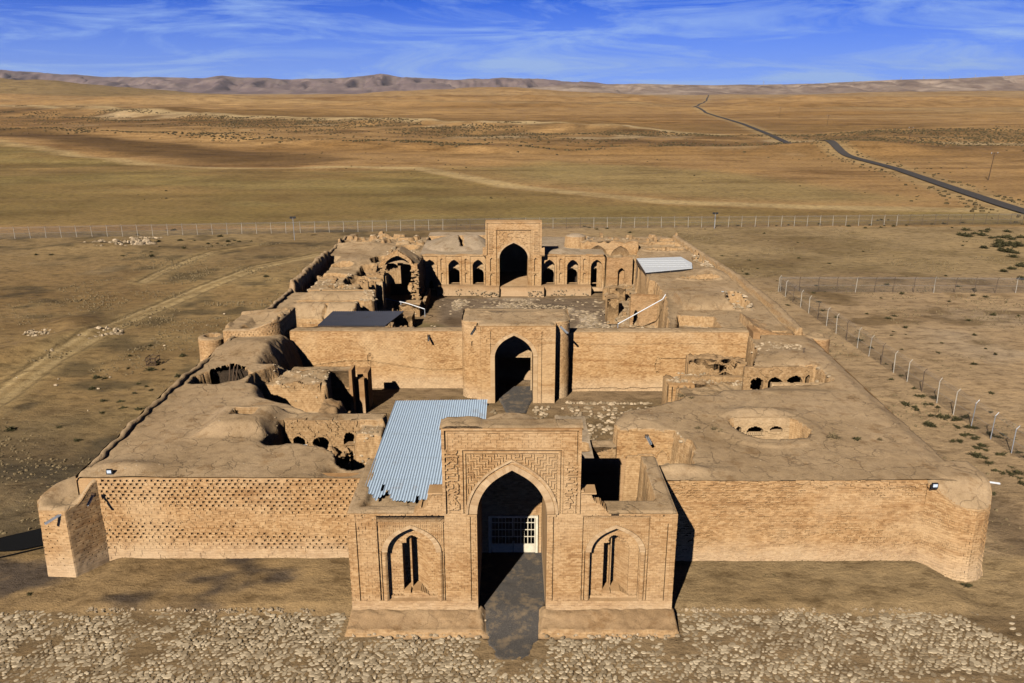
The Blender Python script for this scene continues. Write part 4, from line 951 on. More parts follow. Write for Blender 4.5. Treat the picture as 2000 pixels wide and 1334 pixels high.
# ---------------------------------------------------------------- right wing
RL = [(9.3, 45.9), (31.2, 45.9), (31.4, 79.0), (24.4, 79.0), (23.6, 73), (22.0, 69.2), (21.2, 68.55), (27.6, 68.55), (27.8, 64.9), (22.5, 64.6), (21.0, 63.3), (17.2, 63.0), (16.3, 71.0), (15.5, 71.0), (15.2, 62.2), (13.6, 60.4), (8.4, 57.2), (7.6, 55.8), (7.7, 53.9), (11.8, 53.8), (12.4, 51.2), (12.2, 48.6), (9.4, 48.3)]
def f_rw(X, Y):
    wx = X + .22 * fbm(X / .9, Y / .9, 351, 4); wy = Y + .22 * fbm(X / .9, Y / .9, 352, 4)
    base = 6.2 + .12 * fbm(X / 5, Y / 5, 353, 4) + .015 * fbm(X / .7, Y / .7, 354, 3)
    base = base - .35 * ss(62, 64, Y) * ss(70, 68, Y) * ss(28.5, 26, X)
    base += .35 * np.exp(-(((X - 26.8) / 2.6) ** 2 + ((Y - 71) / 2.5) ** 2))
    base = np.where((X < 18) & (Y > 61), np.maximum(3.2, base - .30 * (Y - 61) * ss(18, 17, X)), base)
    base += .10 * ss(1.0, .5, np.abs(np.hypot((X - 19) / 2.8, (Y - 54.5) / 2.4) - 1.15) * 3) + .35 * np.exp(-(((X - 19.2) / 3.2) ** 2 + ((Y - 57.4) / .9) ** 2)) + .05 * fbm(X / 1.8, Y / 1.8, 359, 4) 
    base += .35 * np.exp(-(((X - 10) / 1.8) ** 2 + ((Y - 55.6) / 1.6) ** 2))
    base += .5 * np.exp(-(((X - 11) / 2.2) ** 2 + ((Y - 47.5) / .6) ** 2))
    base -= .35 * ss(1.3, 0, np.interp(Y, [48, 70, 79], [29.75, 30.5, 31.0]) - X)
    wall = ss(-.1, .12, sdist(wx, wy, RL))
    low = .3 + .25 * fbm(X / 1.1, Y / 1.1, 355, 4)
    r1 = sdist(wx, wy, [(7.4, 49.0), (12.6, 48.6), (12.6, 54.2), (7.4, 54.2)]); low = np.where(r1 > 0, 3.0 + .7 * fbm(X / 1.0, Y / 1.0, 356, 4) + .9 * ss(10.3, 12, X) - 2.0 * np.exp(-(((X - 8.9) / .7) ** 2 + ((Y - 49.8) / .6) ** 2)), low)
    r2 = sdist(wx, wy, [(16, 63.2), (27.9, 63.6), (27.9, 68.6), (23.3, 70.5), (24.5, 73), (16, 72.4)])
    low = np.where(r2 > 0, np.interp(Y, [63, 66.5, 70, 72.5], [5.5, 4.0, 3.2, 3.2]) + .45 * fbm(X / 1.0, Y / 1.0, 357, 4) + .5 * ss(22, 26, X), low)
    z = low * (1 - wall) + base * wall
    dome = np.hypot(wx - 11.9, wy - 51.3); z = np.where((dome < .95) & (dome > .78), z + .25, z); z = np.where(dome < .78, z - .25, z)
    h = ss(-.06, .08, sdist(wx, np.where(Y > 55.5, Y, wy), [(16.6, 55.9), (17.2, 56.2), (20.9, 56.2), (21.5, 55.7), (21.9, 53.3), (21.2, 52.6), (20.3, 52.5), (18, 52.7), (17.0, 53.6), (16.4, 54.9)])); z = z * (1 - h) + (4.25 + .2 * fbm(X, Y, 358, 3) - 1.6 * ss(20.9, 21.5, X)) * h
    return np.where(X > np.interp(Y, [48, 70, 79], [29.75, 30.5, 31.0]), -1, z)
rw = W(thing('right_wing', 'right wing, smooth mud roof with an oval hole and a row of dark vaults', 'ruined building', (20, 60, 0)))
hfield('mud_roof', rw, M['mud'], 7.2, 31.2, 46.22, 78.4, .15, f_rw, zb=.75, nocliff=[(16.9, 21.2, 55.2, 57.0), (21.2, 27.4, 67.9, 70.2)])
clods(rw, f_rw, 9, 30, 47, 78, 800, 6)
mb = MB(); mb.quad((29.9, 46.5, 0), (31.2, 78.6, 0), (31.0, 78.6, 5.8), (29.7, 46.5, 5.7)); mb.build('outer_wall', M['brick_dark'], rw)
arcade('hole_wall', rw, 16.7, 21.4, 3.6, 6.38, 56.12, [(17.3, .25, 5.35, .35, .9, 4.9), (18.6, .62, 5.3, .42, .9, 5.02), (20.2, .5, 5.4, .3, .8, 5.2)], 'plaster', deco=True, seed=361, ragtop=.02)
mb = MB()
for i in range(9): mb.box(18.0 + i * .14, 18.07 + i * .14, 55.98, 56.08, 5.0, 5.22, .8)
mb.build('small_crenel', M['plaster'], rw)
arcade('vault_row', rw, 21.2, 27.5, 3.6, 6.15, 68.5, [(22.4, .62, 4.7, .5, 1.2), (24.1, .62, 4.75, .5, 1.2), (25.9, .66, 4.85, .5, 1.2), (27.0, .2, 5.1, .4, .8)], 'rubble', seed=362, ragtop=.05)
arcade('decorated_wall', rw, 22.8, 27.6, 3.8, 5.65, 65.6, [(25.0, .7, 4.6, .7, .12)], 'plaster', deco=True, seed=363, ragtop=.1)
arcade('vault_end_wall', rw, 7.75, 11.9, 2.4, 6.25, 53.75, [(11.1, .42, 4.1, .7, .5)], 'brick', seed=364, ragtop=.05)
arcade('room_wall', rw, 16.3, 23.6, 1.2, 3.9, 72.3, [(19.8, .6, 2.3, .6, .9)], 'rubble', seed=365)
lwr = W(thing('ruined_room', 'low broken room walls behind the open stair room of the gateway', 'ruined room', (6.5, 53, 0)))
arcade('room_wall', lwr, 5.6, 7.7, .3, 4.9, 53.9, [], 'rubble', seed=366)
arcade('low_wall', lwr, 4.9, 9.0, .3, 3.1, 50.0, [], 'rubble', seed=367, ragtop=.3)
hfield('mud_top', lwr, M['mud'], 4.9, 9.2, 50.2, 51.3, .12, lambda X, Y: 2.85 + .35 * fbm(X, Y, 368, 4), skirt=.1)
hfield('mud_top', lwr, M['mud'], 5.6, 7.9, 54.0, 55.3, .12, lambda X, Y: 4.85 + .15 * fbm(X, Y, 369, 4), skirt=.1)
hfield('passage_roof', lwr, M['mud_grey'], 3.4, 5.8, 48.0, 60.5, .15, lambda X, Y: 5.3 + .1 * fbm(X, Y, 370, 4) - 3.5 * ((np.abs(X - 5.1) < .42) & (np.abs(Y - 53.2) < .8)) - 2 * ss(59, 60.3, Y) - .9 * ss(50, 48.2, Y), skirt=.1)
# pillar at the corner of the first court (right)
pp = W(thing('standing_pier', 'tall ribbed brick pier at the corner of the front court beside a mud ramp', 'pier', (15.7, 71, 0)))
def d_pp(U, V): return np.where((np.abs((U - 15.0) % .55 - .27) < .06), .12, slots(U, V, .03)), np.full(U.shape, .6)
relief('brick_face', pp, M['brick'], np.arange(14.9, 17.4, .07), np.arange(-.1, 3.5, .07), d_pp, front(70.9), outdepth=.8)
hfield('rubble_top', pp, M['rubble'], 14.8, 19.6, 71.0, 73.4, .14, lambda X, Y: 3.45 + .5 * fbm(X / .8, Y / .8, 371, 4), skirt=.1)
mb = MB()
for i in range(420):
    x, y = random.choice([(random.uniform(15, 22.5), random.uniform(71.6, 73.4)), (random.uniform(16.5, 24), random.uniform(72.2, 74.5)), (random.uniform(22, 28), random.uniform(65, 68.4)), (random.uniform(7.5, 12.4), random.uniform(49, 53.6)), (random.uniform(23.5, 28.5), random.uniform(73, 76))])
    z = float(f_rw(np.array([[x]]), np.array([[y]]))[0, 0])
    if y > 71 and x < 19.6: z = 3.45
    if z > .4: mb.rock(x, y, z - .05, random.uniform(.08, .26), random.random() * .8 + .2)
tag(mb.build('fallen_stone', M['rubblestone'], rw), kind='stuff')
rb = W(thing('rubble_wall', 'broken stone topped wall stump standing against the inner curtain wall on the right', 'wall', (19.5, 75, 0)))
arcade('wall_face', rb, 17.6, 23.4, .6, 4.7, 75.2, [(21.4, .9, 2.4, .9, 1.3)], 'rubble', seed=372, ragtop=.35)
hfield('rubble_top', rb, M['rubble'], 17.7, 23.5, 75.3, 76.9, .14, lambda X, Y: 4.5 + .6 * fbm(X / .7, Y / .7, 373, 4) - .5 * ss(21, 23.5, X), skirt=.1)
# ================================================================ INNER CURTAIN AND INNER GATE
icl = curtain('inner_curtain_wall', 'long inner curtain wall left of the rounded inner gate', -23.2, -5.0, 79.6, -.1, 6.2,
        lambda U, V: slots(U, V, .06, .34, .21, .11, .12) * (.15 + .9 * ss(-.2, .3, fbm(U / 4, V / .9, 401, 3))) + .2 * (np.hypot((U + 14.9) / .35, (V - 3.2) / .7) < 1) * vn(U * 6, V * 6, 4) + .10 * (np.abs(V - 2.5 - .5 * np.sin(U * .35 + 1)) < .07), cell=(.085, .07), batter=.05)
hfield('wall_top', icl, M['mud'], -23.3, -5.0, 79.66, 81.1, .15, lambda X, Y: 6.24 + .07 * fbm(X, Y, 403, 4) - .12 * ss(.2, 0, Y - 79.66), skirt=6.0)
icr = curtain('inner_curtain_wall', 'long inner curtain wall right of the rounded inner gate with an eroded top band', 5.6, 24.5, 78.5, -.1, 6.45,
        lambda U, V: slots(U, V, .05, .34, .21, .11, .12) * (.1 + .8 * ss(-.2, .3, fbm(U / 4, V / .9, 411, 3))) + .055 * (V < 5.25 + .12 * fbm(U, U * 0, 412, 3)) - .03 + .12 * (np.abs(V - 3.6) < .06) * (U > 15.5) + .25 * (np.hypot((U - 15.2) / .3, (V - 2.9) / .9) < 1) * vn(U * 6, V * 6, 4) + .15 * (V < .35 + .3 * fbm(U / 2, U * 0, 413, 3)), cell=(.085, .07), batter=.04)
hfield('wall_top', icr, M['mud'], 5.5, 24.6, 78.56, 79.9, .15, lambda X, Y: 6.50 + .07 * fbm(X, Y, 414, 4) - .16 * ss(.25, 0, Y - 78.56), skirt=6.2)
mb = MB(); mb.box(24.4, 25.1, 76.9, 79.4, 0, 6.9, .3, .06); mb.build('pilaster', M['brick_dark'], icr)
jw = W(thing('jagged_wall', 'reddish wall with a jagged falling top beside the small round tower on the right', 'wall', (28, 79, 0)))
def d_jw(U, V):
    top = np.interp(U, [25, 26, 28, 29.4, 30.4, 31.4], [7.1, 6.5, 6.0, 6.1, 5.3, 5.2]) + .12 * fbm(U * 2, U * 0, 421, 3)
    D = slots(U, V, .03, .34, .21, .11, .12); return np.where(V > top, np.nan, D), np.full(D.shape, .5)
relief('brick_face', jw, M['brick_dark'], np.arange(25.0, 31.5, .08), np.arange(3, 7.3, .07), d_jw, front(78.9), outdepth=.5)
hfield('broken_top', jw, M['rubble'], 24.9, 31.6, 79.0, 84.0, .16, lambda X, Y: np.interp(X, [25, 26, 28, 29.4, 30.4, 31.4], [7.0, 6.4, 5.95, 6.0, 5.25, 5.1]) + .25 * fbm(X / .8, Y / .8, 422, 4), skirt=.1)
def circ(cx, cy, r, a0, a1, n): return [(cx + r * math.cos(a0 + (a1 - a0) * i / n), cy + r * math.sin(a0 + (a1 - a0) * i / n)) for i in range(n + 1)]
tower('round_tower', 'small round tower of smooth brick at the outer right corner of the inner curtain wall', circ(32.0, 79.7, 1.25, math.pi * 1.02, math.pi * 2.98, 26), -.3, lambda x, y: 5.55 + 0 * x,
      lambda X, Y, sd: 5.62 + .1 * fbm(X, Y, 431, 3) - .1 * ss(.2, 0, sd) + .12 * ss(.25, .4, np.hypot(X - 32, Y - 79.7) - .3), lambda U, V: slots(U, V, .02, .34, .21, .11, .12), loc=(32, 79.7, 0), mt='brick_dark', cell=(.09, .08))
tower('round_tower', 'small hollow topped round tower at the outer left corner of the inner curtain wall', circ(-31.0, 78.5, 1.3, math.pi * 1.02, math.pi * 2.98, 26), -.3, lambda x, y: 5.95 + 0 * x,
      lambda X, Y, sd: 6.05 + .08 * fbm(X, Y, 432, 3) - .1 * ss(.15, 0, sd) - 1.3 * ss(.75, .55, np.hypot(X + 31, Y - 78.8)), lambda U, V: slots(U, V, .04, .34, .21, .11, .12), loc=(-31, 78.5, 0), cell=(.09, .08))
bp = [(-29.3, 83.5), (-29.3, 77.3), (-25.6, 77.3)] + circ(-25.6, 79.3, 2.0, -math.pi / 2, 0, 10)[1:] + [(-23.5, 83.5)]
tower('round_bastion', 'broad brick bastion with a rounded corner at the left end of the inner curtain wall', bp, 4.0, lambda x, y: 7.0 + .75 * ss(-27, -24, x),
      lambda X, Y, sd: 7.1 + .75 * ss(-27, -24, X) + .1 * fbm(X, Y, 441, 4) - .1 * ss(.15, 0, sd) - .5 * ss(.6, .8, sd) * (X > -27.6) + .25 * (vn(X * 1.2, Y * 1.2, 445) > .8), lambda U, V: slots(U, V, .12, .36, .24, .13, .13) * (.4 + .6 * vn(U, V, 6)), loc=(-26, 80, 0))
mb = MB(); mb.quad((-23.5, 79.3, 0), (-23.5, 83.5, 0), (-23.5, 83.5, 4.1), (-23.5, 79.3, 4.1), .4); mb.quad((-29.3, 83.5, 0), (-23.5, 83.5, 0), (-23.5, 83.5, 7), (-29.3, 83.5, 7), .4)
for i in range(10): a, b2 = math.pi / 2 * i / 10, math.pi / 2 * (i + 1) / 10; mb.quad((-25.6 + 2 * math.sin(a), 79.3 - 2 * math.cos(a), 0), (-25.6 + 2 * math.sin(b2), 79.3 - 2 * math.cos(b2), 0), (-25.6 + 2 * math.sin(b2), 79.3 - 2 * math.cos(b2), 4.1), (-25.6 + 2 * math.sin(a), 79.3 - 2 * math.cos(a), 4.1), .4)
mb.build('bastion_foot', M['brick_dark'], [o for o in bpy.data.objects if o.name.startswith('round_bastion')][0])
# inner gate
ig = W(thing('inner_gate', 'inner gatehouse with rounded brick sides and a tall pointed arch over a dark doorway', 'gatehouse', (.3, 76, 0)))
IY = 75.1
def d_ig(U, V):
    D = slots(U, V, .05, .34, .21, .11, .12) * ss(5.6, 6.6, V)
    D = D + .05 * (fbm(U * 1.4, V * 1.4, 451, 4) > .05) * (V > 6.4)
    q = np.abs(U - .43)
    D = np.where((q > 2.5) & (q < 2.58) & (V < 7.6), .12, D); D = np.where((q > 3.55), -.03, D)
    D = np.where((np.abs(U + 2.15) < .45) & (V < 6.2) & (V > 4.9), D + .05, D); D = np.where((np.abs(U - 3.05) < .45) & (V < 6.2) & (V > 4.9), D + .04, D)
    D = np.where(inarch(U, V, .2, 1.94, 4.85, 2.3, -1), np.nan, D); return D, np.full(D.shape, .8)
relief('front_face', ig, M['brick'], np.arange(-3.5, 4.36, .065), np.arange(-.1, 8.04, .065), d_ig, front(IY), outdepth=.8)
arch_ring('arch_ring', ig, .2, 1.94, 4.85, 2.3, .42, IY, .05, .05, M['voussoir'], legs=.0)
tunnel('archway', ig, .2, 1.94, 4.85, 2.3, .0, IY + .4, 78.4, M['brick'], floor_=False)
def d_ib(U, V): return np.where((U > -1.5) & (U < 1.98) & (V < 3.75), np.nan, joints(U, V, .01) + np.where((np.abs(V - 4.1) < .06), -.05, 0)), np.full(U.shape, .6)
relief('inner_wall', ig, M['plaster'], np.arange(-1.76, 2.16, .07), np.arange(-.1, 7.2, .07), d_ib, front(78.4), outdepth=.6)
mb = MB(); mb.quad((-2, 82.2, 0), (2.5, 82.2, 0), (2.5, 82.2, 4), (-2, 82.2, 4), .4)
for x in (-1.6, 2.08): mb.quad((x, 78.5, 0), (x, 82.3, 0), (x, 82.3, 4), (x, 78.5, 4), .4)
mb.quad((-2, 78.6, 3.8), (2.5, 78.6, 3.8), (2.5, 82.3, 3.8), (-2, 82.3, 3.8)); mb.build('passage', M['dark'], ig)  # passage shade is put into the dark colour
body = [(-5.1, 82.0), (-5.1, 78.2)] + circ(-4.0, 77.5, 1.1, math.pi, math.pi * 1.5, 8)[1:] + [(-3.5, 76.35), (-3.5, 75.3), (4.35, 75.3), (4.35, 76.35)] + circ(4.7, 77.5, 1.15, -math.pi / 2, 0, 8)[1:] + [(5.85, 82.0)]
P = np.array(body); s_ = np.concatenate([[0], np.cumsum(np.hypot(*(P[1:] - P[:-1]).T))])
i0 = [i for i, p in enumerate(body) if p == (-3.5, 75.3)][0]
def side(name, pts):
    Q = np.array(pts); s = np.concatenate([[0], np.cumsum(np.hypot(*(Q[1:] - Q[:-1]).T))]); dd = np.gradient(Q, axis=0); dd /= np.hypot(dd[:, 0], dd[:, 1])[:, None]; nm = np.stack([dd[:, 1], -dd[:, 0]], 1)
    def mapf(u, v, d): return (np.interp(u, s, Q[:, 0]) - np.interp(u, s, nm[:, 0]) * d, np.interp(u, s, Q[:, 1]) - np.interp(u, s, nm[:, 1]) * d, v)
    relief(name, ig, M['brick'], np.linspace(0, s[-1], int(s[-1] / .085)), np.arange(-.1, 8.2, .07), lambda U, V: (slots(U, V, .05, .34, .21, .11, .12) * ss(-.3, .3, fbm(U, V, 461, 3)) + .2 * ((np.abs(U - s[-1] * .8) < .1) & (np.abs(V - 5.9) < .25)), None), mapf)
side('side_wall', body[:i0 + 1]); side('side_wall', body[i0 + 1:])
polycap('mud_roof', ig, M['mud'], body, lambda X, Y, sd: 8.15 + .08 * fbm(X, Y, 462, 4) - .20 * ss(.45, 0, sd) + .10 * (vn(X * 1.5, Y * 3, 466) > .7) * (Y > 79), lambda x, y: 8.0 + 0 * x)
mb = MB(); mb.quad((-5.1, 81.9, 0), (5.85, 81.9, 0), (5.85, 81.9, 8), (-5.1, 81.9, 8)); mb.build('rear_wall', M['brick_dark'], ig)
tag(hfield('gravel_path', None, M['gravel'], -1.9, 2.4, 72.2, 79.6, .15, lambda X, Y: .12 + .03 * fbm(X / .7, Y / .7, 99, 3) - .4 * ss(0, .2, np.abs(X - .4) - np.interp(Y, [72.2, 74.5, 76], [.9, 1.3, 1.7]))), kind='structure')
# ================================================================ REAR IVAN FACADE
fa = W(thing('rear_facade', 'rear courtyard facade of six pointed arches either side of a tall inscribed central arch', 'arcade building', (.2, 121, 0)))
AX = [(-12.7, .86), (-8.97, .88), (-5.25, .88), (5.75, .88), (9.4, .88), (13.1, .88)]
def d_fa(U, V):
    D = .012 * (fbm(U * 3, V * 3, 501, 2) > .2)
    for i, (cx, w_) in enumerate(AX):
        f = np.minimum(np.minimum(U - cx + 1.22, cx + 1.22 - U), 5.95 - V); D = np.where((f >= 0) & (f < .09), .12, D)
        a = np.abs(U - cx) / (w_ + .25); D = np.where((f >= .09) & ~((a < 1) & (V < 4.35 + 1.3 * af(a))), .04, D)
        D = np.where((f >= .09) & ((a < 1) & (V < 4.35 + 1.3 * af(a))), -.03, D)
    for cx in (-10.85, -7.1, -3.45 - .35, 4.05 + .25, 7.58, 11.25):
        for z0, z1, arc in ((1.75, 3.35, 1), (3.7, 5.6, 1)):
            q = np.abs(U - cx); D = np.where((q < .22) & (V > z0) & (V < z1 - q * .8), .22, D)
        D = np.where((np.abs(V - 3.52) < .07) & (np.abs(U - cx) < .34), -.07, D)
    D = np.where(V > 6.02, D - .05, D)
    for i, (cx, w_) in enumerate(AX): D = np.where(inarch(U, V, cx, w_, 4.3, 1.12, .9 if i else .4), np.nan, D)
    D = np.where((np.abs(U - .25) < 2.2), np.nan, D)
    top = np.interp(U, [-14.2, -13.9, 14.0, 14.4], [5.7, 6.2, 6.2, 5.6]); D = np.where(V > top, np.nan, D)
    return D, np.full(D.shape, .7)
relief('arcade_wall', fa, M['brick'], np.arange(-14.2, 14.45, .075), np.arange(.4, 6.25, .075), d_fa, front(121), rag=.01, outdepth=.8)
for i, (cx, w_) in enumerate(AX):
    y1 = 122.3
    tunnel('arch_recess', fa, cx, w_, 4.3, 1.12, 1.5 if i else .5, 121.6, y1, M['brick'])
    def db(U, V, cx=cx, i=i):
        zz = 3.35 if i not in (0,) else 1.1
        D = np.where(inarch(U, V, cx,   .86 if i else .34, 2.85 if i else 1.15, .95 if i else .7, 0), np.nan, .01 + 0 * U)
        if i == 5: D = np.where((V < 3.1) & (np.abs(U - cx) < .75), np.nan, D)
        D = np.where(np.abs(V - 3.95) < .07, -.1, D)
        return D, np.full(D.shape, .5)
    relief('recess_back_wall', fa, M['plaster'], np.arange(cx - .95, cx + .951, .075), np.arange(.4, 5.6, .075), db, front(y1))
mb = MB(); mb.quad((-14, 124.6, 0), (-2.3, 124.6, 0), (-2.3, 124.6, 5), (-14, 124.6, 5)); mb.quad((2.8, 124.6, 0), (14.4, 124.6, 0), (14.4, 124.6, 5), (2.8, 124.6, 5)); mb.build('dark_inner_room', M['dark'], fa)  # near-black planes paint the shade of the rooms behind the arches
IV = 119.85
def d_iv(U, V):
    D = .012 * (fbm(U * 3, V * 3, 502, 2) > .2)
    up = V > 6.3
    e = np.minimum(np.minimum(U + 4.0, 4.5 - U), 11.5 - V)
    D = np.where(up & (e < .22), -.10, D); D = np.where(up & (e >= .22) & (e < .32), .10, D)
    c = U - .25; fr = np.minimum(np.minimum(c + 2.75, 2.75 - c), 10.35 - V)
    D = np.where((fr >= 0) & (fr < .14), -.10, D); D = np.where((fr >= .14) & (fr < .26), .10, D)
    pan = (fr >= .26) & (V > 5.5)
    D = np.where(pan & (fr < .55) & (V > 9.5), np.where(np.floor(U / .13) % 2 == 0, .0, .07), D)
    vv = vn(U * 5.2, V * 5.2, 503); D = np.where(pan & (fr >= .55), np.where(vv > .5, .0, .10), D)
    a = np.abs(c) / 2.62; D = np.where(pan & (a < 1) & (V < 5.85 + 2.95 * af(a)), -.06, D)
    for s in (-1, 1):   # carved inscription bands: upright strokes joined along a base line
        q = s * c
        band = (q > 2.95) & (q < 3.85) & (V > 6.5) & (V < 10.2)
        k = np.floor(V / .30); ph = _h(k + 40 * s, k * 0, 504); st = (np.mod(V, .30) < .11) & (q > 3.05 + .2 * ph) & (q < 3.65 + .15 * ph)
        hk = (np.mod(V, .30) < .2) & (np.abs(q - (3.1 if s > 0 else 3.65) - .08 * ph) < .07)
        D = np.where(band & (st | hk), -.10, D)
    for s in (-1, 1):
        for z0, z1 in ((1.6, 3.4), (3.8, 5.9)):
            q = np.abs(c - s * 3.38); D = np.where((q < .24) & (V > z0) & (V < z1 - q * .8), .25, D)
        D = np.where((np.abs(V - 3.6) < .07) & (np.abs(c - s * 3.38) < .4), -.08, D)
        D = np.where((s * c > 2.28) & (s * c < 2.4) & (V < 5.9), .10, D)
    D = np.where(inarch(U, V, .25, 2.2, 5.85, 2.4, 0), np.nan, D)
    w_ = np.where(V > 7.6, 9.9, 5.6 - .0 * V)
    out = (U < np.interp(V, [7.35, 7.4, 7.41], [-4.45, -4.45, -4.0])) | (U > np.interp(V, [7.35, 7.4, 7.41], [4.95, 4.95, 4.5]))
    lowo = ((U < -4.0) | (U > 4.5)) & (V < 6.2)
    D = np.where(out | lowo, np.nan, D)
    return D, np.full(D.shape, .9)
relief('upper_facade', fa, M['brick'], np.arange(-5.5, 6.0, .065), np.arange(.6, 11.52, .065), d_iv, front(IV), rag=.006, outdepth=1.1)
arch_ring('arch_ring', fa, .25, 2.2, 5.85, 2.4, .30, IV, .08, .05, M['voussoir'])
tunnel('archway', fa, .25, 2.2, 5.85, 2.4, 1.35, IV + .5, 131, M['brick'], back=True)
mb = MB(); mb.box(-4.0, 4.5, IV + 1.1, IV + 1.5, 8.6, 11.5, .5); mb.box(-4.0, -2.2, IV + 1.1, IV + 1.5, 6.0, 8.6, .5); mb.box(2.7, 4.5, IV + 1.1, IV + 1.5, 6.0, 8.6, .5); mb.build('upper_wall_core', M['brick_dark'], fa)
mb = MB(); mb.box(-4.4, -1.95, 118.7, 121, 0, 1.55, .4, .03); mb.box(2.45, 4.9, 118.7, 121, 0, 1.55, .4, .03); mb.box(-1.95, 2.45, 119.3, 121, 0, 1.3, .6, .02)
mb.box(-11.6, -4.4, 119.6, 121.1, 0, 1.5, .3, .02); mb.box(4.9, 12.2, 119.6, 121.1, 0, 1.5, .3, .02); mb.build('plinth', M['brick_dark'], fa)
mb = MB()
for i in range(120):
    x = random.choice((random.uniform(-11.5, -4.5), random.uniform(-4.3, -2), random.uniform(2.5, 4.8), random.uniform(5, 12))); y = 118.62 if (abs(x - .25) < 4.7) else 119.55
    mb.rock(x, y, random.uniform(.1, 1.0), random.uniform(.08, .2), random.random() * .5)
tag(mb.build('plinth_stone', M['rubblestone'], fa), kind='stuff')
def f_br(X, Y):
    z = 6.15 + .10 * fbm(X / 2.5, Y / 2.5, 511, 4) + .05 * (Y - 121) * (X < -4)
    d1 = np.hypot((X + 9.0) / 5.2, (Y - 128) / 5.0); z += 1.5 * np.clip(1 - d1, 0, 1) ** .75
    sl = (np.abs(X + 8.3 + .12 * (Y - 128)) < .28 + .1 * fbm(Y, X, 516, 2)) & (Y > 124.5) & (Y < 130); z = np.where(sl, z - 1.6, z)
    z += .9 * np.clip(1 - np.hypot((X + 5.6) / 2.2, (Y - 128) / 4.0), 0, 1)
    z += .6 * np.clip(1 - np.hypot((X - 8.0) / 2.8, (Y - 123.5) / 2.5), 0, 1)
    q = np.hypot(X - 10.3, Y - 128); z = np.where(q < 1.7, np.maximum(z, 8.3 - .15 * q ** 2), z)
    h = ss(.1, -.1, np.maximum(np.abs(X - 7.0 - .3 * fbm(Y, X, 512, 3)) - .7, np.abs(Y - 127) - 1.8)); z = z - 1.3 * h * 0
    h2 = sdist(X + .3 * fbm(X, Y, 513, 3), Y, [(-14, 131), (-3.5, 131.5), (-3.5, 135), (-14, 134)]); z = np.where(h2 > 0, 4.0 + .6 * fbm(X, Y, 514, 4), z)
    z = np.where(Y > 137.3, -1, z)
    return np.where((np.abs(X - .25) < 3.2) & (Y < 131), z + 2.2 - .22 * (X - .25) ** 2, z)
hfield('mud_roof', fa, M['mud_grey'], -14.2, 14.4, 121.05, 137.4, .18, f_br, zb=.5)
arcade('rear_room_wall', fa, -14, -3.6, 3.4, 6.6, 134.6, [(-11.5, .9, 4.6, .8, .8), (-8.5, .6, 5, .5, .8), (-5.5, .8, 4.8, .7, .8)], 'rubble', seed=515, ragtop=.3)
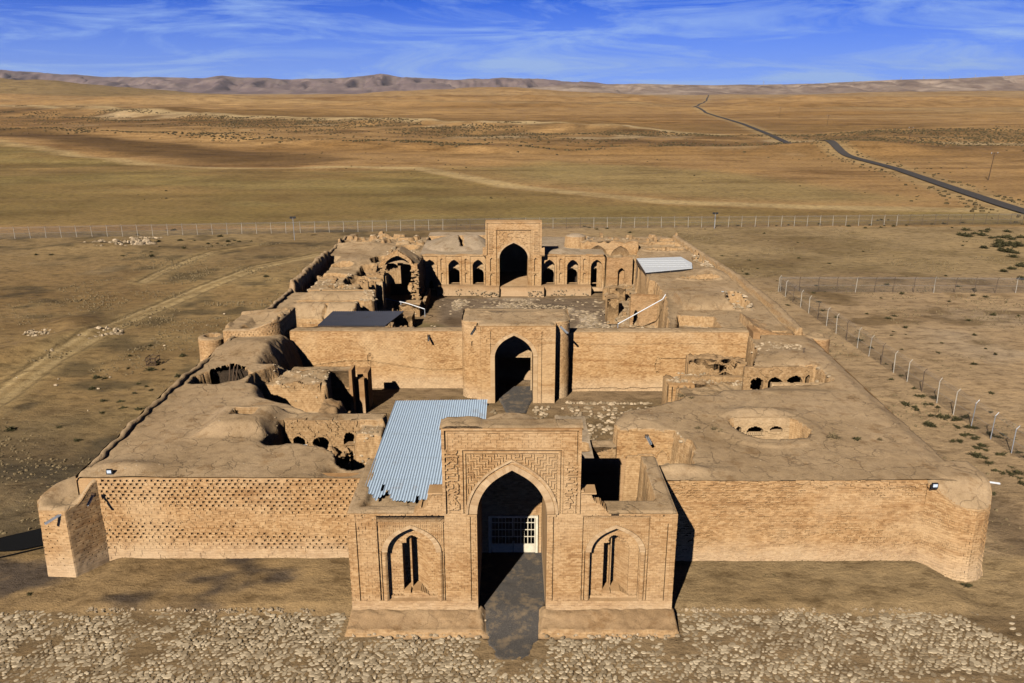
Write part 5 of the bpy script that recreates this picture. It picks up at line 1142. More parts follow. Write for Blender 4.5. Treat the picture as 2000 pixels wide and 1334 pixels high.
# ================================================================ REAR LEFT RUINED ROOMS
def f_rl(X, Y):
    wx = X + .25 * fbm(X / .9, Y / .9, 521, 4); wy = Y + .25 * fbm(X / .9, Y / .9, 522, 4)
    e = X - xl(Y)
    solid = [(-29.5, 81), (-27.3, 81), (-27.2, 88), (-18.2, 88.0), (-18.0, 92.8), (-16.5, 93.3), (-17.4, 98.8), (-19.4, 99.2), (-19.8, 104), (-17.4, 104.2), (-17.3, 106.5), (-20.3, 107), (-20.5, 111), (-19.2, 113), (-18.7, 112.8), (-14, 112.9), (-13.6, 120), (-14.2, 137), (-29.5, 137)]
    base = 6.1 + .18 * fbm(X / 3, Y / 3, 523, 4)
    # barrel vaults running across
    for y0, r, x1, h in ((90.6, 2.5, -18.0, 1.0), (96.0, 2.5, -17.0, 1.1)):
        v = np.clip(1 - ((Y - y0) / r) ** 2, 0, 1); k = ss(x1 + .1, x1 - .1, X) * ss(-26.5, -24.5, X)
        base = np.where(np.abs(Y - y0) < r, 6.0 - 1.6 * k * (1 - np.sqrt(v)) + .5 * k * v, base)
    base += .55 * np.exp(-(((X + 22) / 3.6) ** 2 + ((Y - 115.5) / 2.6) ** 2)) + .6 * np.exp(-(((X + 25) / 3.5) ** 2 + ((Y - 129) / 3) ** 2))
    base += 1.5 * np.exp(-(((X + 16.2) / 2.2) ** 2 + ((Y - 116) / 2.5) ** 2))
    sd = sdist(wx, wy, solid); soft = ss(105, 109, Y) * ss(113, 111, Y)
    wall = ss(-.1, .12, sd) * (1 - soft) + ss(-.1, 1.4, sd) * soft
    low = .35 + .3 * fbm(X / 1.1, Y / 1.1, 524, 4) + 1.2 * ss(-16.5, -18.0, X) * ss(86, 88, Y)
    low = low + (Y < 88) * (X > -27.3) * (.4 - 1.0 * ss(-23, -26, X))
    z = low * (1 - wall) + base * wall
    for cx, cy, rx, ry, dz in ((-24.8, 105.8, 2.6, 1.7, 1.9), (-20.8, 103.3, 1.4, 2.6, 3.2), (-24.6, 112.8, 1.7, 1.2, 1.9), (-20.2, 111.5, 1.4, 1.3, 1.0), (-27.2, 131, 1.1, 2.5, 1.8), (-24.5, 130.2, 1.7, 1.6, 1.2), (-19.8, 116.8, 1.0, 3.2, 3.2), (-21.2, 134.8, 1.6, .8, 2.2), (-17.0, 131.5, 1.8, .7, 1.7), (-16.9, 126.5, 1.8, 2.5, .8), (-22.6, 99.8, 1.0, .6, .8)):
        q = np.hypot((wx - cx) / rx, (wy - cy) / ry); h = ss(1.06, .94, q); z = z - dz * h * (z > 2) + .2 * np.exp(-((q - 1.15) / .12) ** 2) * (z > 4)
    # raised outer parapet whose inner side falls into shade
    par = ss(97.5, 98.5, Y) * ss(120.5, 119, Y); pw = ss(.05, .15, e) * ss(1.05, .8, e - .15 * np.sin(Y)); z = np.where((e > 0), z * (1 - par * pw) + (7.15 + .1 * np.sin(Y * .9)) * par * pw, z)
    tr = ss(.9, 1.1, e) * ss(2.5, 2.1, e - .2 * fbm(Y / 2, Y * 0, 525, 3)) * par; z = z - 1.0 * tr
    z = z + 0 * par
    z = z + .6 * (vn(X * .8, Y * .6, 526) > .72) * ss(128, 131, Y) + .8 * np.exp(-(((X + 22) / 1.1) ** 2 + ((Y - 136) / .8) ** 2))
    c1 = (np.abs(X + 21.6 + .25 * fbm(Y * 2, X, 527, 3)) < .14 + .12 * fbm(Y, X, 528, 2)) & (Y > 88.3) & (Y < 90.2); z = np.where(c1, z - .6, z)
    z = np.where(Y > 137.6 + .5 * fbm(X, X * 0, 529, 3), -1, z)
    return np.where((e < -.1), -1, z)
rl = W(thing('ruined_rooms', 'left range of ruined vaulted rooms around the rear courtyard, two barrel vaults open at one end', 'ruined building', (-22, 105, 0)))
hfield('mud_roof', rl, M['mud'], -29.4, -13.5, 81.0, 138.0, .17, f_rl, zb=.75, nocliff=[(-19, -14.2, 112.2, 113.8)])
mb = MB(); ysw = np.arange(79.5, 138, 1.0)
for a, b_ in zip(ysw[:-1], ysw[1:]): mb.quad((float(xl(a)) - .1, a, 0), (float(xl(b_)) - .1, b_, 0), (float(xl(b_)) - .05, b_, 6.1), (float(xl(a)) - .05, a, 6.1), .5)
mb.build('outer_wall', M['brick_dark'], rl)
roll('parapet_roll', rl, np.arange(81, 98.2, .2), xl, lambda y: 6.2, .22); roll('parapet_roll', rl, np.arange(120, 137.5, .2), xl, lambda y: 6.2, .2)
arcade('room_wall', rl, -27.3, -18.0, .6, 4.7, 87.85, [], 'brick', seed=531, ragtop=.15)
arcade('room_wall', rl, -19.9, -17.3, .4, 5.9, 103.9, [], 'plaster', seed=532, deco=True, ragtop=.1)
arcade('hollow_wall', rl, -26.8, -23.0, 4.2, 5.95, 107.0, [(-24.2, .4, 4.7, .4, .5), (-25.4, .25, 4.7, .3, .5)], 'plaster', seed=533)
arcade('hollow_wall', rl, -22.7, -19.0, 3.6, 6.0, 112.9, [(-21.6, .25, 4.4, .6, .5)], 'plaster', seed=534)
mb = MB()
for x1, y0, r in ((-18.0, 90.6, 2.5), (-17.0, 96.0, 2.5)):
    for s in (-1, 1): mb.box(x1 - .1, x1 + 2.6 - (s > 0) * .8, y0 + s * r - .3, y0 + s * r + .3, 0, 3.1 + .4 * s, .5, .1)
    mb.box(x1 + 1.9, x1 + 2.5, y0 - 2.9, y0 - 1.4, 0, 3.0, .4, .12)
mb.build('cross_wall', M['rubble'], rl)
# ruined side ivan with a tall broken arch
si = W(thing('side_ivan', 'tall broken pointed arch of the side ivan left of the rear facade, deep in shadow', 'ruined arch', (-16.3, 112, 0)))
def d_si(U, V):
    D = slots(U, V, .03) + .12 * (fbm(U * 1.5, V * 1.5, 541, 3) > .1)
    D = np.where(inarch(U, V, -16.5, 2.0, 5.7, 2.0, -1), np.nan, D)
    top = np.interp(U, [-19, -18.3, -16.5, -14.4, -13.6], [6.6, 7.4, 8.5, 7.0, 6.3]) + .15 * fbm(U * 2, U * 0, 542, 3)
    top = np.where(U > -14.4 + .5 * fbm(V * 1.3, V * 0, 543, 3), np.minimum(top, 6.4), top)
    return np.where(V > top, np.nan, D), np.full(D.shape, .9)
relief('arch_wall', si, M['brick'], np.arange(-19.0, -13.6, .08), np.arange(.3, 8.6, .08), d_si, front(112.6), rag=.03, outdepth=.9)
tunnel('archway', si, -16.5, 2.0, 5.7, 2.0, .5, 113.3, 118.5, M['brick'], back=True)
mb = MB()
for k in range(60):
    x = random.uniform(-14.5, -13.4); z = random.uniform(.5, 5.8); mb.rock(x, random.uniform(111.6, 112.6), z, random.uniform(.15, .35), random.random())
tag(mb.build('fallen_brick', M['rubble'], si), kind='stuff')
mb = MB(); mb.box(-14.3, -13.5, 112.0, 113.5, 0, 5.2, .5, .15); mb.build('broken_pier', M['rubble'], si)
mb = MB(); mb.box(-19.2, -18.6, 108.5, 112.6, 0, 6.1, .5, .1); mb.build('broken_pier', M['rubble'], si)
hfield('mud_top', si, M['mud'], -19.0, -13.6, 113.4, 119.5, .18, lambda X, Y: np.interp(X, [-19, -18.3, -16.5, -14.4, -13.6], [6.5, 7.2, 8.25, 6.9, 6.2]) + .12 * fbm(X, Y, 544, 4) - .5 * ss(117, 119.4, Y))
def lowwall(label, boxes, nm='low_wall'):
    t = W(thing(nm, label, 'low wall', (boxes[0][0], boxes[0][2], 0)))
    for x0, x1, y0, y1, z in boxes:
        arcade('wall_face', t, x0, x1, .1, z, y0, [], 'rubble', seed=int(abs(x0 * 7 + y0)), ragtop=.12)
        hfield('wall_top', t, M['rubble'], x0, x1, y0 + .02, y1, .14, lambda X, Y, z=z: z - .08 + .16 * fbm(X / .5, Y / .5, 551, 4), skirt=0)
lowwall('low brick room wall nearest the dark metal roof', [(-15.6, -13.2, 101.5, 104.3, 1.8), (-17.6, -17.0, 101.0, 105.8, 1.9)])
lowwall('low brick room wall behind the white pipe', [(-16.2, -12.9, 107.5, 110.5, 1.8)])
lowwall('low room wall stub beside the small door of the facade', [(-14.9, -13.4, 113.6, 117.5, 1.9)])
lowwall('long narrow low wall casting a shadow on the rear court', [(-12.9, -12.45, 110.5, 118.8, 1.5)])
lowwall('low rubble wall end beside the right edge of the dark metal roof', [(-12.9, -12.3, 94.5, 96.2, 1.2), (-14.0, -12.0, 91.5, 92.0, .7)])
# ================================================================ REAR RIGHT RUINED ROOMS
RRS = [(16.0, 80), (31.5, 80), (31.3, 110), (29.2, 138), (11.5, 138), (11.0, 127.6), (20.6, 127.0), (19.4, 122.6), (18.4, 112), (18.3, 110.6), (18.3, 106.6), (18.2, 104), (18.8, 103.2), (18.7, 96), (18.3, 92), (16.4, 80.7)]
def f_rr(X, Y):
    wx = X + .2 * fbm(X / .9, Y / .9, 561, 4); wy = Y + .2 * fbm(X / .9, Y / .9, 562, 4)
    edge = np.interp(Y, [80, 92, 106, 137], [30.6, 31.2, 30.9, 28.6]); e = edge - X
    base = 6.15 + .12 * fbm(X / 4, Y / 4, 563, 4)
    base += .30 * ss(.9, .6, e) - .45 * ss(1.6, 1.2, e) * ss(.8, 1.0, e)
    v = np.clip(1 - ((Y - 92.2) / 3.6) ** 2, 0, 1); base += 1.0 * np.sqrt(v) * ss(19.4, 20.0, X) * ss(28.6, 26.8, X)
    base += .8 * np.exp(-(((X - 27.2) / 1.9) ** 2 + ((Y - 107.5) / 2.3) ** 2))
    inner = ss(0, .12, sdist(wx, wy, [(17.4, 81.3), (22.3, 81.2), (22.6, 85.5), (18.6, 86.2)])); base = base * (1 - inner) + (5.0 + .1 * fbm(X, Y, 564, 4)) * inner
    base += .25 * np.exp(-(pld(X, Y, [(16.4, 80.5), (18.9, 96)]) / .4) ** 2)
    sd = sdist(wx, wy, RRS); wall = ss(-.1, .12, sd)
    low = .6 + .35 * fbm(X / 1.1, Y / 1.1, 565, 4) + .9 * ss(13.2, 15.5, X) * ss(96, 100, Y)
    low = np.where(Y > 121.5, 5.2 + .6 * fbm(X, Y, 566, 4), low)
    z = low * (1 - wall) + base * wall
    for cx, cy, rx, ry, dz in ((26.4, 90.6, 1.3, 2.1, 1.3), (25.2, 104.4, 2.5, .9, 1.3), (24.0, 124.6, 3.0, 1.3, 1.4), (24.3, 129.8, 3.3, 1.5, 1.5), (27.8, 116.5, .8, 3.0, .5), (18.6, 132.8, 1.2, .5, 1.0), (15.0, 133, 1.3, .5, 1.2), (22.2, 134.4, 1.6, .6, 1.2), (27.4, 128.2, .9, 1.5, .6)):
        q = np.hypot((wx - cx) / rx, (wy - cy) / ry); h = ss(1.05, .95, q); z = z - dz * h * (z > 3) + .22 * np.exp(-((q - 1.13) / .1) ** 2) * (z > 4)
    p = ss(0, .1, sdist(X, Y, [(18.7, 107.6), (25.2, 110.1), (25.8, 113.2), (25.2, 117.4), (18.9, 116.2)])); z = z * (1 - p) + 3.6 * p
    z = z + .45 * (vn(X * .7, Y * .6, 567) > .75) * ss(130, 133, Y)
    z = np.where(Y > 137.3 + .5 * fbm(X, X * 0, 568, 3), -1, z)
    return np.where(e < 0, -1, z)
rr = W(thing('ruined_rooms', 'right range of mud roofed rooms around the rear courtyard with one long barrel vault', 'ruined building', (24, 105, 0)))
hfield('mud_roof', rr, M['mud'], 13.2, 31.4, 79.8, 138.0, .17, f_rr, zb=.95)
mb = MB(); mb.quad((30.55, 80, 0), (31.1, 92, 0), (31.1, 92, 6), (30.5, 80, 6)); mb.quad((31.1, 92, 0), (30.8, 106, 0), (30.8, 106, 6), (31.1, 92, 6)); mb.quad((30.8, 106, 0), (28.5, 137, 0), (28.5, 137, 6), (30.8, 106, 6)); mb.build('outer_wall', M['brick_dark'], rr)
arcade('room_wall', rr, 15.2, 18.8, .9, 5.6, 98.8, [(15.9, .3, 2.6, .8, .8)], 'brick_dark', seed=571, ragtop=.2)
arcade('room_wall', rr, 14.6, 18.6, 1.0, 5.9, 120.6, [(16.9, .55, 3.4, .8, .7)], 'brick_dark', seed=572, ragtop=.1)
arcade('hole_arch_wall', rr, 21.2, 27.0, 4.6, 6.0, 131.0, [(23.2, .9, 4.9, .7, .3), (25.9, .6, 4.9, .5, .6)], 'plaster', seed=573)
arcade('hole_arch_wall', rr, 23.0, 27.5, 4.8, 6.05, 105.15, [(24.7, .6, 5.1, .4, .5), (26.5, .5, 5.1, .3, .5)], 'plaster', seed=574)
arcade('hole_arch_wall', rr, 21.2, 27.0, 4.6, 5.95, 125.8, [(24, .5, 4.8, .5, .25)], 'plaster', seed=575)
ba = W(thing('blind_arch_wall', 'wall with two wide pointed blind arches standing behind the right end of the rear facade', 'wall', (15, 126, 0)))
arcade('arch_wall', ba, 10.9, 20.2, 3.6, 7.5, 125.6, [(13.7, 1.45, 5.3, 1.5, .5), (17.3, 1.5, 5.0, 1.7, 1.0)], 'brick', seed=576, ragtop=.25)
hfield('mud_top', ba, M['mud'], 10.9, 20.2, 125.7, 130.5, .18, lambda X, Y: 7.25 + .3 * fbm(X / 1.2, Y / 1.2, 577, 4) - .9 * ss(127.5, 130, Y), skirt=4)
lowwall('broken stone topped wall mass on the right edge of the rear courtyard', [(15.6, 17.9, 101.0, 102.6, 3.6), (12.9, 14.4, 104.0, 106.5, 3.6)], 'broken_wall')
lowwall('flat paved wall base with pale stones near the right of the rear courtyard', [(13.0, 15.6, 92.0, 98.5, 1.3)], 'broken_wall')
lowwall('rubble and wall stub behind the inner curtain wall right of the inner gate', [(7.6, 8.9, 82.6, 85, 1.9), (9.6, 12.6, 83, 86, 1.3)], 'broken_wall')
lowwall('round topped broken wall between the white rail and the facade on the right', [(13.9, 16.2, 110.5, 112.2, 3.4)], 'broken_wall')
mb = MB()
for i in range(500):
    x, y = random.choice([(random.uniform(12.8, 17.8), random.uniform(90, 112)), (random.uniform(25.4, 27.8), random.uniform(88.4, 92.8)), (random.uniform(11, 20), random.uniform(130.5, 136)), (random.uniform(27.2, 29), random.uniform(112, 120))])
    z = float(f_rr(np.array([[x]]), np.array([[y]]))[0, 0]); mb.rock(x, y, max(z, .3) - .06, random.uniform(.1, .32), random.random())
tag(mb.build('fallen_stone', M['rubblestone'], rr), kind='stuff')
mb = MB()
for i in range(500):
    x, y = random.choice([(random.uniform(-19.5, -13), random.uniform(99, 112)), (random.uniform(-27, -20), random.uniform(98.5, 107)), (random.uniform(-27, -14.5), random.uniform(130, 136)), (random.uniform(-18.6, -16), random.uniform(86, 98)), (random.uniform(-19.9, -14.5), random.uniform(120, 127))])
    z = float(f_rl(np.array([[x]]), np.array([[y]]))[0, 0]); mb.rock(x, y, max(z, .3) - .06, random.uniform(.1, .3), random.random())
tag(mb.build('fallen_stone', M['rubblestone'], rl), kind='stuff')
# broken wall stubs standing on the rear ruins
def stubs(parent, rects, n, seed):
    r = random.Random(seed)
    for k in range(n):
        x0, x1, y0, y1, zb_ = r.choice(rects); x = r.uniform(x0, x1); y = r.uniform(y0, y1); mb = MB(); q = r.random() < .5
        L_ = r.uniform(.8, 2.6); m_ = max(2, int(L_ / .35)); zz = zb_ + r.uniform(.1, .5)
        for i in range(m_):
            zz = max(zb_ - .1, zz + r.uniform(-.3, .3)); zz = min(zz, zb_ + 1.0)
            a_ = (x + i * .35, x + i * .35 + .37, y, y + .5) if q else (x, x + .5, y + i * .35, y + i * .35 + .37)
            mb.box(*a_, zb_ - 1.5, zz, r.random(), .05)
        mb.build('wall_stub', M['rubble'], parent)
stubs(rl, [(-27, -20, 98.8, 102.5, 6.0), (-26, -15, 119, 137, 6.05), (-20.5, -17.5, 104.5, 111, 5.9), (-19, -14, 97, 107, .9)], 34, 5)
stubs(rr, [(11.5, 21, 129.5, 136.5, 6.0), (21, 28.4, 119, 136, 6.0), (13.5, 17.5, 88, 99, .8), (13.5, 17.8, 103, 119, 1.2)], 34, 6)
# metal roofs of the rear court
ZDR = 6.0
dr = W(thing('corrugated_roof', 'dark slate corrugated metal roof on low posts behind the inner curtain wall', 'metal roof', (-17, 85, 0)))
V = []; F = []
n = 34
for i in range(n):
    for k in range(4):
        for j in range(3):
            def pt(f, g): 
                xa = -20.95 + f * 7.3; xb = -20.3 + f * 8.1; y = 82.4 + g * 5.1
                return (xa + (xb - xa) * g, y, ZDR + .075 * math.cos(2 * math.pi * f * n) + .22 * g + .018 * j)
            b0 = len(V); f0, f1 = (i + k / 4) / n, (i + (k + 1) / 4) / n
            V += [pt(f0, j / 3), pt(f1, j / 3), pt(f1, (j + 1) / 3), pt(f0, (j + 1) / 3)]; F.append((b0, b0 + 1, b0 + 2, b0 + 3))
link('roof_sheet', mesh_from('roof_sheet', np.array(V), np.array(F), M['darksheet']), dr)
for x in (-20.6, -18.4, -16.2, -13.9):
    for y in (82.6, 87.2):
        mb = MB(); mb.bar((x, y, .1), (x, y, ZDR - .06), .05); mb.bar((x, y, ZDR - .8), (x + .6, y, ZDR - .08), .03); mb.build('post', M['rust'], dr)
mb = MB(); mb.box(-20.9, -13.7, 82.5, 82.6, ZDR - .17, ZDR - .08); mb.box(-20.2, -12.4, 87.3, 87.4, ZDR, ZDR + .09); mb.build('frame_beam', M['rust'], dr)
gr = W(thing('sheet_roof', 'flat pale grey metal roof panel resting on the right rear rooms', 'metal roof', (23, 116, 5)))
mb = MB(); Q = [(18.3, 107.0), (25.3, 109.7), (26.0, 113.2), (25.3, 117.7), (18.5, 116.5)]
mb.face([(x, y, 6.52) for x, y in Q]); mb.face([(x, y, 6.43) for x, y in Q])
for a, b_ in zip(Q, Q[1:] + Q[:1]): mb.quad((*a, 6.43), (*b_, 6.43), (*b_, 6.52), (*a, 6.52))
for k in range(1, 5):
    f = k / 5; mb.box(18.5, 25.2, 109.4 + 6.8 * f, 109.44 + 6.8 * f, 6.52, 6.545)
mb.build('roof_sheet', M['greysheet'], gr)
mb = MB(); mb.box(18.4, 18.6, 107.2, 116.3, 5.9, 6.42); mb.quad((18.4, 107.1, 5.9), (25.2, 109.8, 5.9), (25.2, 109.8, 6.42), (18.4, 107.1, 6.42)); mb.build('fascia', M['black'], gr)
mb = MB()
for x, y in ((18.45, 107.2), (22.0, 108.5), (25.2, 109.8), (18.6, 116.3)): mb.bar((x, y, 3.5), (x, y, 6.42), .06)
mb.build('post', M['rust'], gr)
# ================================================================ COBBLED FORECOURT AND STONES
def stones(name, parent, x0, x1, y0, y1, sz, keep, zf, mt, elong=1.5, hgt=.045, rot=lambda x, y: .5, jit=.35, seed=3, gap=1.0):
    r = np.random.default_rng(seed); V = []; T_ = []; F = []
    k = 7; ang = np.arange(k) * 2 * math.pi / k; nb = 0
    sx, sy = sz * 1.02 * gap, sz * .72 * gap
    pts = []
    for j in range(int((y1 - y0) / sy)):
        for i in range(int((x1 - x0) / sx)):
            x = x0 + (i + .5 * (j % 2)) * sx + r.normal() * jit * sx * .4; y = y0 + j * sy + r.normal() * jit * sy * .45
            if r.random() < keep(x, y): pts.append((x, y))
    P = np.array(pts); n = len(P); th = np.array([rot(x, y) for x, y in pts]) + r.normal(size=n) * .45
    s = sz * .5 * r.uniform(.50, 1.0, n) * np.where(r.random(n) < .10, 1.35, 1); el = r.uniform(1.0, elong, n)
    rad = r.uniform(.8, 1.15, (n, k))
    zz = zf(P[:, 0], P[:, 1]); out = []
    for hz_, rr, _ in ((-.03, 1.06, 0), (hgt * .75, .86, 0), (hgt * 1.15, .45, 0)):
        lx = np.cos(ang)[None] * s[:, None] * el[:, None] * rad * rr; ly = np.sin(ang)[None] * s[:, None] / el[:, None] ** .3 * rad * rr
        x = P[:, :1] + lx * np.cos(th)[:, None] - ly * np.sin(th)[:, None]; y = P[:, 1:] + lx * np.sin(th)[:, None] + ly * np.cos(th)[:, None]
        h = hz_ * (.6 + .8 * r.random((n, 1))) if hz_ > 0 else hz_
        out.append(np.stack([x, y, zz[:, None] + h + 0 * x], -1))
    V = np.stack(out, 1)    # n,3,k,3
    idx = np.arange(n * 3 * k).reshape(n, 3, k); nx_ = np.roll(idx, -1, 2)
    fs = np.stack([idx[:, :-1], nx_[:, :-1], nx_[:, 1:], idx[:, 1:]], -1).reshape(-1, 4)
    # caps as quads+tri merged: fan of quads (k=7)
    c = idx[:, 2]; caps = np.concatenate([np.stack([c[:, 0], c[:, 1], c[:, 2], c[:, 3]], -1), np.stack([c[:, 0], c[:, 3], c[:, 4], c[:, 5]], -1), np.stack([c[:, 0], c[:, 5], c[:, 6], c[:, 6]], -1)[:0]])
    caps2 = np.stack([c[:, 0], c[:, 5], c[:, 6]], -1)
    tn = r.random(n) ** 1.2
    faces = [tuple(f) for f in np.concatenate([fs, caps]).tolist()] + [tuple(f) for f in caps2.tolist()]
    tt = np.concatenate([np.repeat(tn, 2 * k), np.tile(tn, 2), tn])
    return link(name, mesh_from(name, V.reshape(-1, 3), faces, mt, tint=tt, smooth=False), parent)
def keepc(x, y):
    e = 41.0 + .25 * math.sin(x * .8) + .2 * math.sin(x * 2.3)
    if y > e or (abs(x) < 2.0 and y > 36.9) or (abs(x) < 10 and y > 38.6): return 0
    if x > 25.5 and y > 35 + (29.5 - x) * 1.3 + 2.5: return .15
    if x > 29.5: return .1
    bare = float(fbm(np.array([x / 3.0]), np.array([y / 1.6]), 601, 3)[0])
    return .96 if bare > -.30 else .5
pave = stones('cobbled_forecourt', None, -34, 31, 33.6, 41.4, .315, keepc, lambda X, Y: T(X, Y) + .02, M['stone'], elong=1.6, hgt=.022, rot=lambda x, y: 1.0 if int(abs(x) * .7) % 3 == 0 else .35, seed=5)
tag(pave, kind='structure')
def keepr(x, y):
    if abs(x - .3) < 1.8 and y < 76: return 0
    v = float(fbm(np.array([x / 2.2]), np.array([y / 2.2]), 611, 3)[0]); return .75 if v > -.05 else .12
tag(stones('court_paving', None, -2, 14.5, 60.5, 74.5, .46, keepr, lambda X, Y: 0 * X + .05, M['rubblestone'], hgt=.08, seed=8, gap=1.15), kind='structure')
def keepq(x, y):
    if (x + 7.6) ** 2 / 3 + (y - 105) ** 2 / 3 < 2: return 0
    v = float(fbm(np.array([x / 2.6]), np.array([y / 3.4]), 71, 5)[0]); return .8 if v > .12 else .1
tag(stones('court_paving', None, -11, 14, 86, 118, .5, keepq, lambda X, Y: 0 * X + .04, M['rubblestone'], hgt=.03, seed=9, gap=1.1), kind='structure')
mb = MB()
for i in range(26): mb.rock(5.6 + i * .34, 74.9 + random.uniform(-.2, .2), .02, random.uniform(.15, .32), random.random())
for i in range(20): mb.rock(-4.4 - i * .33, 75.4 + random.uniform(-.2, .2), .02, random.uniform(.12, .3), random.random())
tag(mb.build('stone_row', M['rubblestone']), 'row of loose stones along the foot of the inner curtain wall and gate', 'stones', kind='stuff')
def rubble_heap(label, pts, n, r0, r1, mt='rubblestone', h=.8):
    mb = MB()
    for i in range(n):
        cx, cy, sx, sy = random.choice(pts); a = random.uniform(0, 6.28); q = math.sqrt(random.random()); x = cx + sx * q * math.cos(a); y = cy + sy * q * math.sin(a)
        z = float(T(x, y)); mb.rock(x, y, z + h * (1 - q) * random.random(), random.uniform(r0, r1), random.random())
    return tag(mb.build('rubble_heap', M[mt]), label, 'rubble heap', kind='stuff')
rubble_heap('large heap of broken stone near the far fence on the left plain', [(-84, 160, 6, 3.5), (-80, 161, 5, 3), (-77, 163, 3, 2)], 420, .2, .75, h=1.6)
rubble_heap('pale stone heap beside the wheel track on the left plain', [(-55.5, 98, 2.8, 2.2), (-54, 100, 3.4, 2), (-57, 96.5, 1.6, 1)], 210, .15, .5, h=.6)
rubble_heap('long bank of scattered stones running to the left edge of the view', [(-58.5, 93, 3, 2), (-60.5, 100, 3.5, 2), (-61, 90, 3, 1.5), (-59, 105, 3, 1.6)], 420, .1, .38, h=.5)
rubble_heap('low line of yellowish stones against the far left fence', [(-79.5, 171, 4, .7)], 60, .15, .4, h=.3)
mb = MB()
for i in range(14): mb.rock(random.uniform(-60, -40), random.uniform(55, 110), .05, random.uniform(.1, .22), .9)
tag(mb.build('loose_stone', M['rubblestone']), 'few loose pale stones lying on the brown ground left of the fort', 'stones', kind='stuff')
# flat black patch of unknown nature left of the left tower
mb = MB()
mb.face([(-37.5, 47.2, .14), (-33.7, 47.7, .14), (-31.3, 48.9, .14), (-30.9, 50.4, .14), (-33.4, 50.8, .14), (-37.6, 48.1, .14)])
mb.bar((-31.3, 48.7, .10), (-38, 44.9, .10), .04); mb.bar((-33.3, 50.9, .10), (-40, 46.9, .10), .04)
tag(mb.build('ground_patch', M['black_patch']), 'flat black unidentified patch on the ground just left of the front left tower', 'black sheet')
# ================================================================ FENCES
def mesh_mat():
    m, Nn, Ll, b = mat('chain_link', .5, .5); b.inputs['Base Color'].default_value = (.16, .145, .13, 1)
    tcn = Nn.new('ShaderNodeUVMap'); tcn.uv_map = 'UVMap'; sx = Nn.new('ShaderNodeSeparateXYZ'); Ll.new(tcn.outputs[0], sx.inputs[0])
    s1 = add(Nn, Ll, add(Nn, Ll, add(Nn, Ll, sx.outputs[0], sx.outputs[1]), 1 / .09, 'MULTIPLY'), 0, 'FRACT')
    s2 = add(Nn, Ll, add(Nn, Ll, add(Nn, Ll, sx.outputs[0], sx.outputs[1], 'SUBTRACT'), 1 / .09, 'MULTIPLY'), 0, 'FRACT')
    l1 = add(Nn, Ll, s1, .11, 'LESS_THAN'); l2 = add(Nn, Ll, s2, .11, 'LESS_THAN'); k = add(Nn, Ll, l1, l2, 'MAXIMUM')
    tr = Nn.new('ShaderNodeBsdfTransparent'); mixn = Nn.new('ShaderNodeMixShader'); out = Nn['Material Output']
    Ll.new(k, mixn.inputs[0]); Ll.new(tr.outputs[0], mixn.inputs[1]); Ll.new(b.outputs[0], mixn.inputs[2]); Ll.new(mixn.outputs[0], out.inputs['Surface'])
    return m
M['chain'] = mesh_mat()
def fence(label, pts, spacing, h, lean, kinds, wires=6, chain=True):
    t = W(thing('wire_fence', label, 'fence', (pts[0][0], pts[0][1], 0)))
    P = []
    for (a, b_) in zip(pts[:-1], pts[1:]):
        n = max(1, round(math.hypot(b_[0] - a[0], b_[1] - a[1]) / spacing))
        for i in range(n): P.append((a[0] + (b_[0] - a[0]) * i / n, a[1] + (b_[1] - a[1]) * i / n))
    P.append(pts[-1]); Pz = [(x, y, float(T(x, y))) for x, y in P]
    base = {}
    for key, r in (('concrete', .045), ('rust', .045), ('galv', .04)):
        mb = MB(); mb.bar((0, 0, -.3), (0, 0, h), r, 6); mb.bar((0, 0, h), (lean[0], lean[1], h + .35), r * .8, 5)
        base[key] = mesh_from('post', mb.v, mb.f, M[key], tint=mb.t)
    for i, (x, y, z) in enumerate(Pz):
        o = bpy.data.objects.new('post', base[kinds(i)]); col.objects.link(o); o.parent = t
        o.location = (x - t.location[0], y - t.location[1], z); o.rotation_euler = (random.gauss(0, .025), random.gauss(0, .025), random.gauss(0, .1))
    V = []; F = []; uv = []; s = 0
    for (x0, y0, z0), (x1, y1, z1) in zip(Pz[:-1], Pz[1:]):
        L_ = math.hypot(x1 - x0, y1 - y0); b0 = len(V); V += [(x0, y0, z0), (x1, y1, z1), (x1, y1, z1 + h), (x0, y0, z0 + h)]; F.append((b0, b0 + 1, b0 + 2, b0 + 3))
        uv += [(s, 0), (s + L_, 0), (s + L_, h), (s, h)]; s += L_
    if chain:
        me = mesh_from('chain_link_mesh', V, F, M['chain']); ul = me.uv_layers.new(name='UVMap'); ul.data.foreach_set('uv', np.array(uv, np.float32).ravel()); link('chain_link_mesh', me, t)
    mb = MB()
    for (x0, y0, z0), (x1, y1, z1) in zip(Pz[:-1], Pz[1:]):
        for k in range(wires):
            f = h if k == 0 else (h * .5 if k == 1 else 0)
            if k < 2: mb.bar((x0, y0, z0 + f), (x1, y1, z1 + f), .012, 3)
            elif k < 4:
                g_ = (k - 1) / 3; mb.bar((x0 + lean[0] * g_, y0 + lean[1] * g_, z0 + h + .33 * g_), (x1 + lean[0] * g_, y1 + lean[1] * g_, z1 + h + .33 * g_), .010, 3)
    mb.build('wire', M['galv'], t); return t
fence('long far wire fence crossing the plain behind the fort, pale and rusty posts', [(-116, 168.5), (-110, 169.6), (-60, 176), (0, 183), (60, 186), (122, 190)], 3.15, 2.3, (0, -.2), lambda i: 'rust' if (i < 3 or 32 < i < 38 or 40 < i < 43 or i > 66) else 'concrete')
fence('near wire fence running along the right side of the fort with leaning topped posts', [(44.5, 52), (43.5, 63.3), (42.5, 90), (42.0, 122.2)], 3.1, 2.3, (.25, 0), lambda i: 'galv' if i < 7 else ('concrete' if i % 3 else 'rust'))
